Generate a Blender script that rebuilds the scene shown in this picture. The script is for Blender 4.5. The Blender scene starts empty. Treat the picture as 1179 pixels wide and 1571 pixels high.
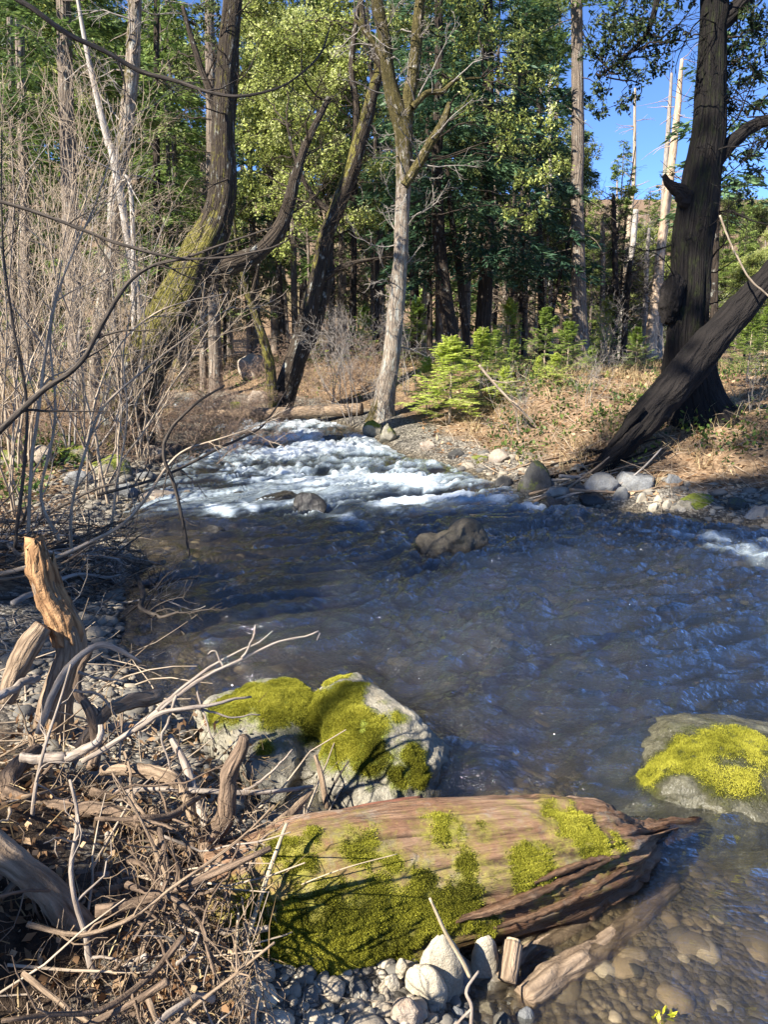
import bpy, math, random
import numpy as np
SC = bpy.context.scene
COL = SC.collection
rng = np.random.default_rng(11)
R = math.radians
# ------------------------------------------------------------------ camera
F, CX, CY, PITCH = 1143.0, 589.5, 785.5, R(13.0)
CAMZ = 1.75
CAM = np.array([0.0, 0.0, CAMZ])
cd = bpy.data.cameras.new('camera'); cam = bpy.data.objects.new('camera', cd); COL.objects.link(cam)
cam.location = CAM; cam.rotation_euler = (R(90) - PITCH, 0, 0)
cd.sensor_fit = 'VERTICAL'; cd.angle = 2 * math.atan(785.5 / F); cd.clip_end = 2000; cd.clip_start = 0.05
SC.camera = cam

def ray(px, py):
    u, v = (px - CX) / F, (CY - py) / F
    return np.array([u, math.cos(PITCH) + v * math.sin(PITCH), v * math.cos(PITCH) - math.sin(PITCH)])
def at(px, py, Y):
    d = ray(px, py); return CAM + d * (Y / d[1])
def depth(px, py, Y):
    return Y / ray(px, py)[1]
def G(px, py, z=0.0):
    d = ray(px, py); return CAM + d * ((z - CAMZ) / d[2])

# ------------------------------------------------------------------ noise
def _h(i, j, k, s):
    n = (i * 374761393 + j * 668265263 + k * 1440662683 + s * 1274126177) & 0xffffffff
    n = ((n ^ (n >> 13)) * 1274126177) & 0xffffffff
    n = ((n ^ (n >> 16)) * 2246822519) & 0xffffffff
    return ((n ^ (n >> 15)) & 0xffff) / 32767.5 - 1.0
def vn(p, s=0):
    p = np.asarray(p, float); b = np.floor(p); f = p - b; b = b.astype(np.int64)
    f = f * f * f * (f * (f * 6 - 15) + 10)
    x, y, z = b[..., 0], b[..., 1], b[..., 2]; fx, fy, fz = f[..., 0], f[..., 1], f[..., 2]
    r = 0
    for dx in (0, 1):
        wx = fx if dx else 1 - fx
        for dy in (0, 1):
            wy = fy if dy else 1 - fy
            for dz in (0, 1):
                wz_ = fz if dz else 1 - fz
                r = r + wx * wy * wz_ * _h(x + dx, y + dy, z + dz, s)
    return r
def fbm(p, o=4, s=0, g=0.5):
    p = np.asarray(p, float); r, a, t = 0, 1.0, 0.0
    for k in range(o):
        r = r + a * vn(p * (2.03 ** k) + 17.3 * k, s + k); t += a; a *= g
    return r / t
def sm(a, b, x):
    t = np.clip((np.asarray(x, float) - a) / (b - a), 0, 1); return t * t * (3 - 2 * t)
def unit(v):
    v = np.asarray(v, float); return v / np.maximum(np.linalg.norm(v, axis=-1, keepdims=True), 1e-9)
def rdir(n): return unit(rng.normal(size=(n, 3)))

# ------------------------------------------------------------------ objects
def mesh_data(name, V, Fs, mat, attrs=None, smooth=True):
    V = np.ascontiguousarray(V, np.float32).reshape(-1, 3)
    if isinstance(Fs, np.ndarray): Fs = [Fs]
    Fs = [np.asarray(f, np.int32) for f in Fs if len(f)]
    loops = np.concatenate([f.ravel() for f in Fs]) if Fs else np.zeros(0, np.int32)
    sizes = np.concatenate([np.full(len(f), f.shape[1], np.int32) for f in Fs]) if Fs else np.zeros(0, np.int32)
    me = bpy.data.meshes.new(name)
    me.vertices.add(len(V)); me.vertices.foreach_set('co', V.ravel())
    me.loops.add(len(loops)); me.loops.foreach_set('vertex_index', loops)
    me.polygons.add(len(sizes))
    st = np.zeros(len(sizes), np.int32); st[1:] = np.cumsum(sizes)[:-1]
    me.polygons.foreach_set('loop_start', st); me.polygons.foreach_set('loop_total', sizes)
    me.polygons.foreach_set('use_smooth', np.full(len(sizes), smooth, bool))
    for k, a in (attrs or {}).items():
        a = np.asarray(a, np.float32)
        if a.ndim == 2:
            at_ = me.attributes.new(k, 'FLOAT_VECTOR', 'POINT'); at_.data.foreach_set('vector', np.ascontiguousarray(a).ravel())
        else:
            at_ = me.attributes.new(k, 'FLOAT', 'POINT'); at_.data.foreach_set('value', np.ascontiguousarray(a))
    me.update(calc_edges=True)
    if mat: me.materials.append(mat)
    return me
def tag(o, label=None, cat=None, group=None, kind=None):
    if label: o['label'] = label
    if cat: o['category'] = cat
    if group: o['group'] = group
    if kind: o['kind'] = kind
    return o
def obj(name, M, mat, parent=None, loc=None, smooth=True):
    """M = (V, F, attrs) in world space; the mesh is stored relative to its parent / loc"""
    V, Fs, at_ = M
    org = np.array(parent.matrix_world.translation if False else parent.location) if parent is not None else (np.array(loc) if loc is not None else np.zeros(3))
    if parent is not None and parent.parent is not None: org = org + np.array(parent.parent.location)
    me = mesh_data(name, np.asarray(V) - org, Fs, mat, at_, smooth)
    o = bpy.data.objects.new(name, me); COL.objects.link(o)
    if parent is not None: o.parent = parent
    elif loc is not None: o.location = loc
    return o
def thing(name, label, cat, loc, group=None):
    o = bpy.data.objects.new(name, None); COL.objects.link(o); o.location = loc; o.empty_display_size = .1
    return tag(o, label, cat, group)
def solo(name, M, mat, label, cat, group=None, smooth=True):
    V = np.asarray(M[0]); org = [(V[:, 0].min() + V[:, 0].max()) / 2, (V[:, 1].min() + V[:, 1].max()) / 2, V[:, 2].min()]
    return tag(obj(name, M, mat, None, org, smooth), label, cat, group)
def dup(root, loc, rz=0, s=1.0, label=None, group=None, tilt=0.0):
    r = root.copy(); COL.objects.link(r); r.location = loc
    r.rotation_euler = (tilt, 0, rz); r.scale = (s, s, s) if not hasattr(s, '__len__') else s
    if label: r['label'] = label
    if group: r['group'] = group
    for ch in list(root.children):
        c = ch.copy(); COL.objects.link(c); c.parent = r
        for g in ch.children:
            d = g.copy(); COL.objects.link(d); d.parent = c
    return r
def cat_(*Ms):
    """join (V,F,attrs) pieces into ONE mesh"""
    Ms = [m for m in Ms if m is not None and len(m[0])]
    off, VV, FF, AA = 0, [], {}, {}
    keys = set().union(*[set(m[2]) for m in Ms])
    for V, Fs, a in Ms:
        V = np.asarray(V).reshape(-1, 3)
        if isinstance(Fs, np.ndarray): Fs = [Fs]
        for f in Fs:
            if len(f): FF.setdefault(f.shape[1], []).append(f + off)
        VV.append(V); off += len(V)
        for k in keys:
            d = a.get(k)
            if d is None: d = np.zeros((len(V), 3)) if k == 'bk' else np.zeros(len(V))
            AA.setdefault(k, []).append(d)
    return np.concatenate(VV), [np.concatenate(f) for f in FF.values()], {k: np.concatenate(v) for k, v in AA.items()}

# ------------------------------------------------------------------ shapes
def tubes(P, Rr, S=5, rough=0.0, seed=0):
    P = np.asarray(P, float); Rr = np.asarray(Rr, float)
    N, K, _ = P.shape
    T = np.empty_like(P); T[:, 1:-1] = P[:, 2:] - P[:, :-2]; T[:, 0] = P[:, 1] - P[:, 0]; T[:, -1] = P[:, -1] - P[:, -2]
    T = unit(T)
    mean = unit(P[:, -1] - P[:, 0] + 1e-6)
    ref = np.where(np.abs(mean[:, 2:3]) > 0.75, np.array([[0.0, 1.0, 0.0]]), np.array([[0.0, 0.0, 1.0]]))
    A = unit(np.cross(T, ref[:, None, :])); B = np.cross(T, A)
    a = np.linspace(0, 2 * np.pi, S, endpoint=False); c, s = np.cos(a), np.sin(a)
    L = np.concatenate([np.zeros((N, 1)), np.cumsum(np.linalg.norm(np.diff(P, axis=1), axis=2), axis=1)], 1)
    R0 = np.maximum(Rr.max(axis=1), 1e-3)
    bk = np.empty((N, K, S, 3)); bk[..., 0] = R0[:, None, None] * c; bk[..., 1] = R0[:, None, None] * s; bk[..., 2] = L[:, :, None]
    rad = np.broadcast_to(Rr[:, :, None], (N, K, S)).copy()
    if rough:
        q = bk / R0[:, None, None, None] * np.array([2.2, 2.2, .8])
        rad = rad * (1 + rough * fbm(q + seed * 7.7, 4, seed))
    V = P[:, :, None, :] + rad[..., None] * (c[None, None, :, None] * A[:, :, None, :] + s[None, None, :, None] * B[:, :, None, :])
    i = np.arange(K - 1)[:, None] * S; j = np.arange(S)[None, :]; j2 = (j + 1) % S
    f = np.stack([i + j, i + j2, i + S + j2, i + S + j], -1).reshape(-1, 4)
    Fq = (f[None] + (np.arange(N) * K * S)[:, None, None]).reshape(-1, 4)
    return V.reshape(-1, 3), Fq, {'bk': bk.reshape(-1, 3)}
def spline(pts, K):
    """Catmull-Rom through rows of pts (any number of columns), K samples"""
    p = np.asarray(pts, float)
    if len(p) == 2: p = np.array([p[0], (p[0] + p[1]) / 2, p[1]])
    d = np.concatenate([[0], np.cumsum(np.linalg.norm(np.diff(p[:, :3], axis=0), axis=1))])
    q = np.vstack([2 * p[0] - p[1], p, 2 * p[-1] - p[-2]])
    out = []
    for s in np.linspace(0, d[-1], K):
        i = min(max(np.searchsorted(d, s) - 1, 0), len(p) - 2); t = (s - d[i]) / max(d[i + 1] - d[i], 1e-9)
        a, b, c, e = q[i], q[i + 1], q[i + 2], q[i + 3]
        out.append(.5 * ((2 * b) + (c - a) * t + (2 * a - 5 * b + 4 * c - e) * t * t + (3 * b - a - 3 * c + e) * t ** 3))
    return np.array(out)
def limb(pts, K=24, S=12, rough=.1, seed=0, caps=(True, True), flare=0.0, wob=0.0):
    """one smooth limb through rows (x,y,z,r)"""
    q = spline(pts, K); P, r = q[:, :3].copy(), np.maximum(q[:, 3], .0006)
    if wob:
        P += wob * np.stack([fbm(np.stack([np.linspace(0, 6, K), np.full(K, 3.1 * k), np.full(K, seed * 1.7)], 1), 3, seed + k) for k in range(3)], 1)
    if flare:
        s = np.linspace(0, 1, K); r = r * (1 + flare * np.exp(-s * K / 2.2))
    if caps[0]: P = np.vstack([P[:1] - (P[1:2] - P[:1]) * .02, P]); r = np.concatenate([[1e-4], r])
    if caps[1]: P = np.vstack([P, P[-1:] + (P[-1:] - P[-2:-1]) * .02]); r = np.concatenate([r, [1e-4]])
    return tubes(P[None], r[None], S, rough, seed)
def pxlimb(rows, Y=None, **kw):
    """rows (px, py, width_px, Y) -> limb at its own real distance and thickness"""
    out = []
    for rw in rows:
        px, py, w = rw[:3]; y = rw[3] if len(rw) > 3 else Y
        out.append(np.concatenate([at(px, py, y), [w / 2 * depth(px, py, y) / F]]))
    return limb(np.array(out), **kw)
import bmesh
_ico = {}
def ico(n):
    if n not in _ico:
        bm = bmesh.new(); bmesh.ops.create_icosphere(bm, subdivisions=n, radius=1)
        _ico[n] = (np.array([v.co[:] for v in bm.verts]), np.array([[v.index for v in f.verts] for f in bm.faces])); bm.free()
    return _ico[n]
def rock(c, r, sub=4, seed=0, cuts=7, rough=.12, rz=0.0, tilt=0.0, lobes=None, flat=.62):
    """river boulder: faceted ellipsoid (or a star-shaped union of lobes) with worn noise"""
    g = np.random.default_rng(1000 + seed)
    D, Fc = ico(sub); D = unit(D)
    if lobes is None:
        rad = np.ones(len(D))
    else:
        rad = np.zeros(len(D))
        for lc, lr in lobes:                      # ray from centre against each unit-space lobe
            lc = np.array(lc, float); lr = np.array(lr, float)
            a = ((D / lr) ** 2).sum(1); b = -2 * (D * lc / lr ** 2).sum(1); cc = ((lc / lr) ** 2).sum() - 1
            ds = b * b - 4 * a * cc; t = np.where(ds > 0, (-b + np.sqrt(np.maximum(ds, 0))) / (2 * a), 0)
            rad = np.maximum(rad, t)
        rad = np.maximum(rad, .3)
    p = D * rad[:, None]
    for k in range(cuts):
        n = unit(g.normal(size=3) * np.array([1, 1, .8])); d0 = g.uniform(flat, .92)
        e = np.maximum(p @ n - d0, 0); p = p - (e * .94)[:, None] * n
    p = p * (1 + rough * 1.2 * fbm(p * 1.7 + seed * 3.3, 5, seed, .6))[:, None]
    p = p + (.022 * fbm(p * 7 + seed, 4, seed + 5, .6) + rough * .45 * (.3 - np.abs(fbm(p * 3.1 + seed * 2, 3, seed + 9))))[:, None] * D
    p = p * np.array(r)
    ca, sa = math.cos(tilt), math.sin(tilt); p = p @ np.array([[1, 0, 0], [0, ca, sa], [0, -sa, ca]])
    ca, sa = math.cos(rz), math.sin(rz); p = p @ np.array([[ca, sa, 0], [-sa, ca, 0], [0, 0, 1]])
    return p + np.array(c), Fc, {}
def normals(V, Fc):
    if isinstance(Fc, list): 
        n = np.zeros_like(V)
        for f in Fc: n += normals(V, f) 
        return unit(n)
    n = np.cross(V[Fc[:, 1]] - V[Fc[:, 0]], V[Fc[:, 2]] - V[Fc[:, 0]])
    o = np.zeros_like(V)
    for k in range(Fc.shape[1]): np.add.at(o, Fc[:, k], n)
    return unit(o)
def kites(C, D, N, L, W, tint=None):
    n = len(C); S = unit(np.cross(D, N)); L = np.broadcast_to(L, n)[:, None]; W = np.broadcast_to(W, n)[:, None]
    V = np.stack([C, C + D * L * .45 + S * W / 2, C + D * L, C + D * L * .45 - S * W / 2], 1).reshape(-1, 3)
    t = rng.random(n) if tint is None else tint
    return V, np.arange(4 * n).reshape(-1, 4), {'tint': np.repeat(t, 4)}
def blades(C, D, L, W, bend=.3, tint=None):
    """two-piece bent grass blades"""
    n = len(C); S = unit(np.cross(D, np.array([0, 0, 1.0]) + rng.normal(size=(n, 3)) * .3)); L = np.broadcast_to(L, n)[:, None]; W = np.broadcast_to(W, n)[:, None]
    h = unit(D * np.array([1, 1, 0]) + rng.normal(size=(n, 3)) * np.array([.3, .3, 0]))
    M = C + D * L * .5; E = M + unit(D + h * bend) * L * .5
    V = np.stack([C - S * W / 2, C + S * W / 2, M + S * W * .35, M - S * W * .35, E], 1).reshape(-1, 3)
    b = np.arange(n)[:, None] * 5
    t = rng.random(n) if tint is None else tint
    return V, [np.concatenate([b + np.array([[0, 1, 2, 3]])]), np.concatenate([b + np.array([[3, 2, 4]])])], {'tint': np.repeat(t, 5)}
def scatter(V, Fc, w, n):
    """n random points on a triangle/quad mesh weighted by area * vertex weight"""
    if Fc.shape[1] == 4: Fc = np.concatenate([Fc[:, :3], Fc[:, [0, 2, 3]]])
    A, B, C = V[Fc[:, 0]], V[Fc[:, 1]], V[Fc[:, 2]]
    nn = np.cross(B - A, C - A); ar = np.linalg.norm(nn, axis=1) * w[Fc].mean(1)
    i = rng.choice(len(Fc), n, p=ar / ar.sum()); u, v = rng.random(n), rng.random(n); k = u + v > 1; u[k], v[k] = 1 - u[k], 1 - v[k]
    return A[i] + (B[i] - A[i]) * u[:, None] + (C[i] - A[i]) * v[:, None], unit(nn[i])

# ------------------------------------------------------------------ materials
def mat_new(name):
    m = bpy.data.materials.new(name); m.use_nodes = True; nt = m.node_tree
    b = nt.nodes['Principled BSDF']
    return m, nt, b
class NB:
    def __init__(s, nt): s.nt = nt
    def n(s, t, **k):
        x = s.nt.nodes.new(t)
        for a, v in k.items(): setattr(x, a, v)
        return x
    def l(s, a, b): s.nt.links.new(a, b)
    def attr(s, name, out='Fac'):
        return s.n('ShaderNodeAttribute', attribute_name=name).outputs[out]
    def noise(s, vec, scale, detail=4, rough=.55, dist=0.0):
        x = s.n('ShaderNodeTexNoise'); x.inputs['Scale'].default_value = scale; x.inputs['Detail'].default_value = detail
        x.inputs['Roughness'].default_value = rough; x.inputs['Distortion'].default_value = dist
        if vec is not None: s.l(vec, x.inputs['Vector'])
        return x.outputs['Fac']
    def voro(s, vec, scale, feature='F1', out='Distance'):
        x = s.n('ShaderNodeTexVoronoi', feature=feature); x.inputs['Scale'].default_value = scale
        if vec is not None: s.l(vec, x.inputs['Vector'])
        return x.outputs[out]
    def ramp(s, f, stops):
        x = s.n('ShaderNodeValToRGB'); e = x.color_ramp.elements
        for k, (p, c) in enumerate(stops):
            if k > 1: e.new(p)
            e[k].position = p; e[k].color = (*c, 1) if len(c) == 3 else c
        s.l(f, x.inputs[0]); return x.outputs[0]
    def mapr(s, f, a, b, c=0, d=1):
        x = s.n('ShaderNodeMapRange'); s.l(f, x.inputs[0])
        for i, v in enumerate((a, b, c, d)): x.inputs[i + 1].default_value = v
        return x.outputs[0]
    def math(s, op, a, b=None):
        x = s.n('ShaderNodeMath', operation=op)
        for i, v in enumerate((a, b)):
            if v is None: continue
            if isinstance(v, (int, float)): x.inputs[i].default_value = v
            else: s.l(v, x.inputs[i])
        return x.outputs[0]
    def mix(s, f, a, b, blend='MIX'):
        x = s.n('ShaderNodeMix', data_type='RGBA', blend_type=blend)
        for i, v in ((0, f), (6, a), (7, b)):
            if isinstance(v, (int, float)): x.inputs[i].default_value = v
            elif isinstance(v, tuple): x.inputs[i].default_value = (*v, 1)
            else: s.l(v, x.inputs[i])
        return x.outputs[2]
    def scale(s, vec, xyz):
        x = s.n('ShaderNodeMapping'); x.inputs['Scale'].default_value = xyz; s.l(vec, x.inputs[0]); return x.outputs[0]
    def bump(s, h, strength=.5, dist=.02, prev=None):
        x = s.n('ShaderNodeBump'); x.inputs['Strength'].default_value = strength; x.inputs['Distance'].default_value = dist
        s.l(h, x.inputs['Height'])
        if prev is not None: s.l(prev, x.inputs['Normal'])
        return x.outputs[0]
    def pos(s): return s.n('ShaderNodeNewGeometry').outputs['Position']
    def oc(s): return s.n('ShaderNodeTexCoord').outputs['Object']
def bark_mat(name, dark, light, moss=(.23, .25, .035), lichen=0.0, sc=1.0, mossnoise=.5, bump=.6):
    m, nt, b = mat_new(name); k = NB(nt)
    bk = k.attr('bk', 'Vector')
    st = k.scale(bk, (1, 1, .16))
    a = k.noise(st, 34 * sc, 5, .65, .6); r = k.voro(k.scale(bk, (1, 1, .2)), 22 * sc, 'DISTANCE_TO_EDGE')
    r = k.mapr(r, 0, .25)
    f = k.math('MULTIPLY', a, k.math('ADD', k.math('MULTIPLY', r, .6), .55))
    col = k.ramp(f, [(.18, dark), (.62, light)])
    big = k.noise(bk, 4 * sc, 3)
    col = k.mix(k.mapr(big, .35, .7), col, k.mix(.5, col, tuple(c * .55 for c in light)))
    if lichen:
        li = k.mapr(k.noise(bk, 11 * sc, 6, .7), .62 - lichen * .25, .70 - lichen * .2)
        col = k.mix(k.math('MULTIPLY', li, .7), col, (.42, .42, .36))
    ms = k.mapr(k.math('ADD', k.attr('moss'), k.math('MULTIPLY', k.math('SUBTRACT', k.noise(bk, 16 * sc, 5, .7), .5), mossnoise * 2)), .42, .6)
    mc = k.ramp(k.noise(bk, 45 * sc, 3), [(.3, tuple(c * .45 for c in moss)), (.7, tuple(min(1, c * 1.5) for c in moss))])
    col = k.mix(ms, col, mc)
    k.l(col, b.inputs['Base Color']); b.inputs['Roughness'].default_value = .9; b.inputs['Specular IOR Level'].default_value = .2
    h = k.math('ADD', f, k.math('MULTIPLY', k.noise(bk, 90 * sc, 3), .25))
    k.l(k.bump(h, bump, .03 / sc), b.inputs['Normal'])
    return m
def rock_mat(name, dark, light, moss=(.24, .27, .03), stain=(.3, .24, .15), wet=True, sc=1.0):
    m, nt, b = mat_new(name); k = NB(nt); p = k.pos()
    a = k.noise(p, 5 * sc, 6, .62, .3); g = k.noise(p, 90 * sc, 3, .7)
    col = k.ramp(a, [(.3, dark), (.68, light)])
    col = k.mix(k.mapr(k.noise(p, 28 * sc, 6, .75, .5), .48, .66, 0, .55), col, tuple(c * .8 for c in dark)); col = k.mix(k.mapr(g, .35, .7, .0, .5), col, tuple(c * .5 for c in dark))
    col = k.mix(k.mapr(k.noise(p, 9 * sc, 5, .7), .52, .72, 0, .6), col, stain)
    sp = k.mapr(k.voro(p, 120 * sc), .0, .22, .55, 0)
    col = k.mix(k.math('MULTIPLY', sp, k.mapr(k.noise(p, 14 * sc, 3), .5, .65)), col, (.5, .48, .42))
    ms = k.mapr(k.math('ADD', k.attr('moss'), k.math('MULTIPLY', k.math('SUBTRACT', k.noise(p, 22 * sc, 6, .75), .5), 1.0)), .28, .68)
    mc = k.ramp(k.noise(p, 60 * sc, 4, .7), [(.28, tuple(c * .35 for c in moss)), (.72, tuple(min(1, c * 1.35) for c in moss))])
    col = k.mix(ms, col, mc)
    w = k.attr('wet'); col = k.mix(k.math('MULTIPLY', w, .72), col, k.mix(1.0, col, (.22, .20, .17), 'MULTIPLY'))
    k.l(col, b.inputs['Base Color'])
    k.l(k.mapr(w, 0, 1, .85, .18), b.inputs['Roughness']); b.inputs['Specular IOR Level'].default_value = .35
    cr = k.mapr(k.voro(k.scale(p, (1, 1, 1.7)), 5.5 * sc, 'DISTANCE_TO_EDGE'), 0, .035)
    h = k.math('ADD', k.math('ADD', k.math('MULTIPLY', k.math('ADD', a, k.math('MULTIPLY', k.math('MULTIPLY', cr, k.mapr(k.noise(p, 3 * sc, 3), .5, .62)), .0)), 1.4), k.math('MULTIPLY', g, .22)), k.math('MULTIPLY', ms, k.math('MULTIPLY', k.noise(p, 150 * sc, 2), 1.2)))
    k.l(k.bump(h, .9, .03 / sc), b.inputs['Normal'])
    return m
def leaf_mat(name, c0, c1, c2, trans=.35, rough=.5, spec=.3, objvar=.25):
    m, nt, b = mat_new(name); k = NB(nt)
    t = k.attr('tint'); oi = k.n('ShaderNodeObjectInfo').outputs['Random']
    t2 = k.math('ADD', t, k.mapr(oi, 0, 1, -objvar, objvar))
    col = k.ramp(t2, [(.08, c0), (.5, c1), (.95, c2)])
    k.l(col, b.inputs['Base Color']); b.inputs['Roughness'].default_value = rough; b.inputs['Specular IOR Level'].default_value = spec
    if trans:
        tr = k.n('ShaderNodeBsdfTranslucent'); k.l(col, tr.inputs[0]); mx = k.n('ShaderNodeMixShader'); mx.inputs[0].default_value = trans
        k.l(b.outputs[0], mx.inputs[1]); k.l(tr.outputs[0], mx.inputs[2]); k.l(mx.outputs[0], nt.nodes['Material Output'].inputs[0])
    return m
# ------------------------------------------------------------------ light and sky
SUN_DIR = unit(np.array([-0.72, -0.60, 0.74]))          # towards the sun: behind the left shoulder
SUN_EL = math.asin(SUN_DIR[2]); SUN_AZ = math.atan2(SUN_DIR[0], SUN_DIR[1])
sl = bpy.data.lights.new('sun', 'SUN'); sl.energy = 5.0; sl.angle = R(.53); sl.color = (1, .95, .86)
so = bpy.data.objects.new('sun', sl); COL.objects.link(so); so.location = (-30, -25, 31)
from mathutils import Vector
so.rotation_euler = Vector(SUN_DIR).to_track_quat('Z', 'Y').to_euler()
W = bpy.data.worlds.new('World'); SC.world = W; W.use_nodes = True
wn = W.node_tree; sky = wn.nodes.new('ShaderNodeTexSky'); sky.sky_type = 'NISHITA'; sky.sun_disc = False
sky.sun_elevation = SUN_EL; sky.sun_rotation = SUN_AZ; sky.air_density = .45; sky.dust_density = .0; sky.ozone_density = 7.0; sky.altitude = 2500
wn.links.new(sky.outputs[0], wn.nodes['Background'].inputs[0]); wn.nodes['Background'].inputs[1].default_value = .15
vs = SC.view_settings; SC.display_settings.display_device = 'sRGB'; vs.view_transform = 'Standard'; vs.look = 'None'; vs.gamma = 1; vs.use_curve_mapping = False
vs.exposure = 1.6
SC.cycles.max_bounces = 8; SC.cycles.transparent_max_bounces = 16; SC.cycles.diffuse_bounces = 3; SC.cycles.glossy_bounces = 3
SC.cycles.caustics_reflective = False; SC.cycles.caustics_refractive = False
SC.cycles.use_denoising = True
SC.cycles.sample_clamp_indirect = 6

# ------------------------------------------------------------------ creek shape
def wz(y):
    y = np.asarray(y, float)
    return .13 * sm(7.6, 9.3, y) + .17 * sm(9.3, 14.5, y)
def onwater(px, py):
    z = 0.0
    for _ in range(40): p = G(px, py, z); z = .5 * z + .5 * float(wz(p[1]))
    return p[:2]
EDGE_L = [onwater(*q) for q in [(770, 1571), (755, 1450), (650, 1330), (560, 1262), (410, 1225), (300, 1120), (228, 1040), (205, 960), (215, 900), (255, 866), (200, 815), (215, 770), (250, 738), (285, 700), (322, 665), (345, 645)]]
EDGE_R = [onwater(*q) for q in [(548, 662), (600, 697), (680, 716), (745, 742), (800, 763), (860, 782), (960, 788), (1060, 801), (1179, 818)]]
POLY = np.array([(.62, .2), (.45, 1.1)][::-1] and [(.9, -2.0), (.62, .6)] + [tuple(p) for p in EDGE_L] + [(-4.6, 15.5), (-8.5, 19.0), (-7.0, 21.0), (-2.6, 16.2)] + [tuple(p) for p in EDGE_R] + [(8.0, 5.6), (16.0, 3.5), (24.0, -4.0)])
def sdist(x, y):
    """signed distance to the creek edge: negative in the water"""
    x = np.asarray(x, float); y = np.asarray(y, float); sh = x.shape; x = x.ravel(); y = y.ravel()
    best = np.full(len(x), 1e9); ins = np.zeros(len(x), bool); n = len(POLY)
    for i in range(n):
        ax, ay = POLY[i]; bx, by = POLY[(i + 1) % n]; ex, ey = bx - ax, by - ay
        t = np.clip(((x - ax) * ex + (y - ay) * ey) / (ex * ex + ey * ey), 0, 1)
        best = np.minimum(best, (x - ax - t * ex) ** 2 + (y - ay - t * ey) ** 2)
        c = ((ay > y) != (by > y)); ins ^= c & (x < ex * (y - ay) / (ey if ey else 1e-9) + ax)
    d = np.sqrt(best); return np.where(ins, -d, d).reshape(sh)
def H(x, y):
    x = np.asarray(x, float); y = np.asarray(y, float)
    d = sdist(x, y); p2 = np.stack([x, y, 0 * x], -1)
    d = d + .12 * fbm(p2 * 1.9, 3, 3)
    side = sm(-.6, 1.0, x - np.interp(y, [0, 4, 8, 13, 20], [1.5, .8, .3, -1.5, -5]))      # 0 near bank, 1 far bank
    far = .10 * sm(0, .35, d) + .12 * sm(.25, .9, d) + .58 * sm(.7, 2.9, d)
    near = .10 * sm(0, .5, d) + .10 * sm(.4, 1.2, d) + .50 * sm(1.2, 3.4, d)
    nearcam = .10 * sm(0, .3, d) + .12 * sm(.2, 1.0, d)
    k = sm(3.2, 5.0, y); near = near * k + nearcam * (1 - k)
    mound = .30 * np.exp(-(((x + 1.15) / .55) ** 2 + ((y - 1.55) / .75) ** 2)) * sm(0, .3, d)
    out = near * (1 - side) + far * side + mound
    dep = -(.04 + .30 * sm(0, 1.3, -d) + .16 * sm(.8, 2.5, -d))
    deep = 1 - .72 * sm(-.1, .25, x - .35) * (1 - sm(1.9, 3.2, y)) * (1 - sm(3.2, 4.5, x))                           # shallow flat beside the log
    h = np.where(d > 0, out, 0) + np.where(d <= 0, dep * deep, -.04 * (1 - sm(0, .12, d)))
    h = h + wz(y) * sm(3.5, -.5, d - 1.0) + .30 * sm(1, 4, d) * sm(8, 14, y)
    r = np.hypot(x, y)
    h = h + .05 * fbm(p2 * 1.1, 4, 9) * sm(0, 1.0, d) + .018 * fbm(p2 * 6, 3, 19) + .35 * fbm(p2 * .12, 3, 29) * sm(14, 30, r)
    h = h + np.maximum(y - 58, 0) * .20 * sm(58, 90, y) + .25 * np.maximum(-x - 22, 0) * .5
    return h
def H1(x, y): return float(H(np.array([x]), np.array([y]))[0])
def hit(px, py, y0=1.0, y1=60.0):
    """ground point under a pixel of the photograph"""
    d = ray(px, py); ys = np.concatenate([np.arange(y0, 20, .05), np.arange(20, y1, .4)])
    P = CAM + d[None] * (ys / d[1])[:, None]
    k = np.argmax(P[:, 2] <= H(P[:, 0], P[:, 1])); return P[k]
def axis(dense0, dense1, step, far0, far1, g=1.09):
    a = list(np.arange(dense0, dense1, step)); s = step; v = a[-1]
    while v < far1: s *= g; v += s; a.append(v)
    s = step; v = dense0; pre = []
    while v > far0: s *= g; v -= s; pre.append(v)
    return np.array(pre[::-1] + a)
gx = axis(-6.5, 9.0, .05, -320, 320); gy = axis(.3, 16.0, .05, -120, 420)
X, Y = np.meshgrid(gx, gy); Z = H(X, Y); D_ = sdist(X, Y)
nx = len(gx); i = (np.arange(len(gy) - 1)[:, None] * nx + np.arange(nx - 1)[None]).ravel()
GF = np.stack([i, i + 1, i + nx + 1, i + nx], -1)
GV = np.stack([X, Y, Z], -1).reshape(-1, 3)
d = D_.ravel(); yy = GV[:, 1]; xx = GV[:, 0]
g_wet = np.clip(sm(.30, .02, d) , 0, 1)
g_grav = sm(1.3, .3, d + .35 * fbm(GV * np.array([1.5, 1.5, 0]), 3, 5)) * sm(30, 16, yy)
g_green = sm(.05, .4, fbm(GV * np.array([.5, .5, 0]), 3, 44)) * sm(1.2, 2.6, d)
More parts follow.
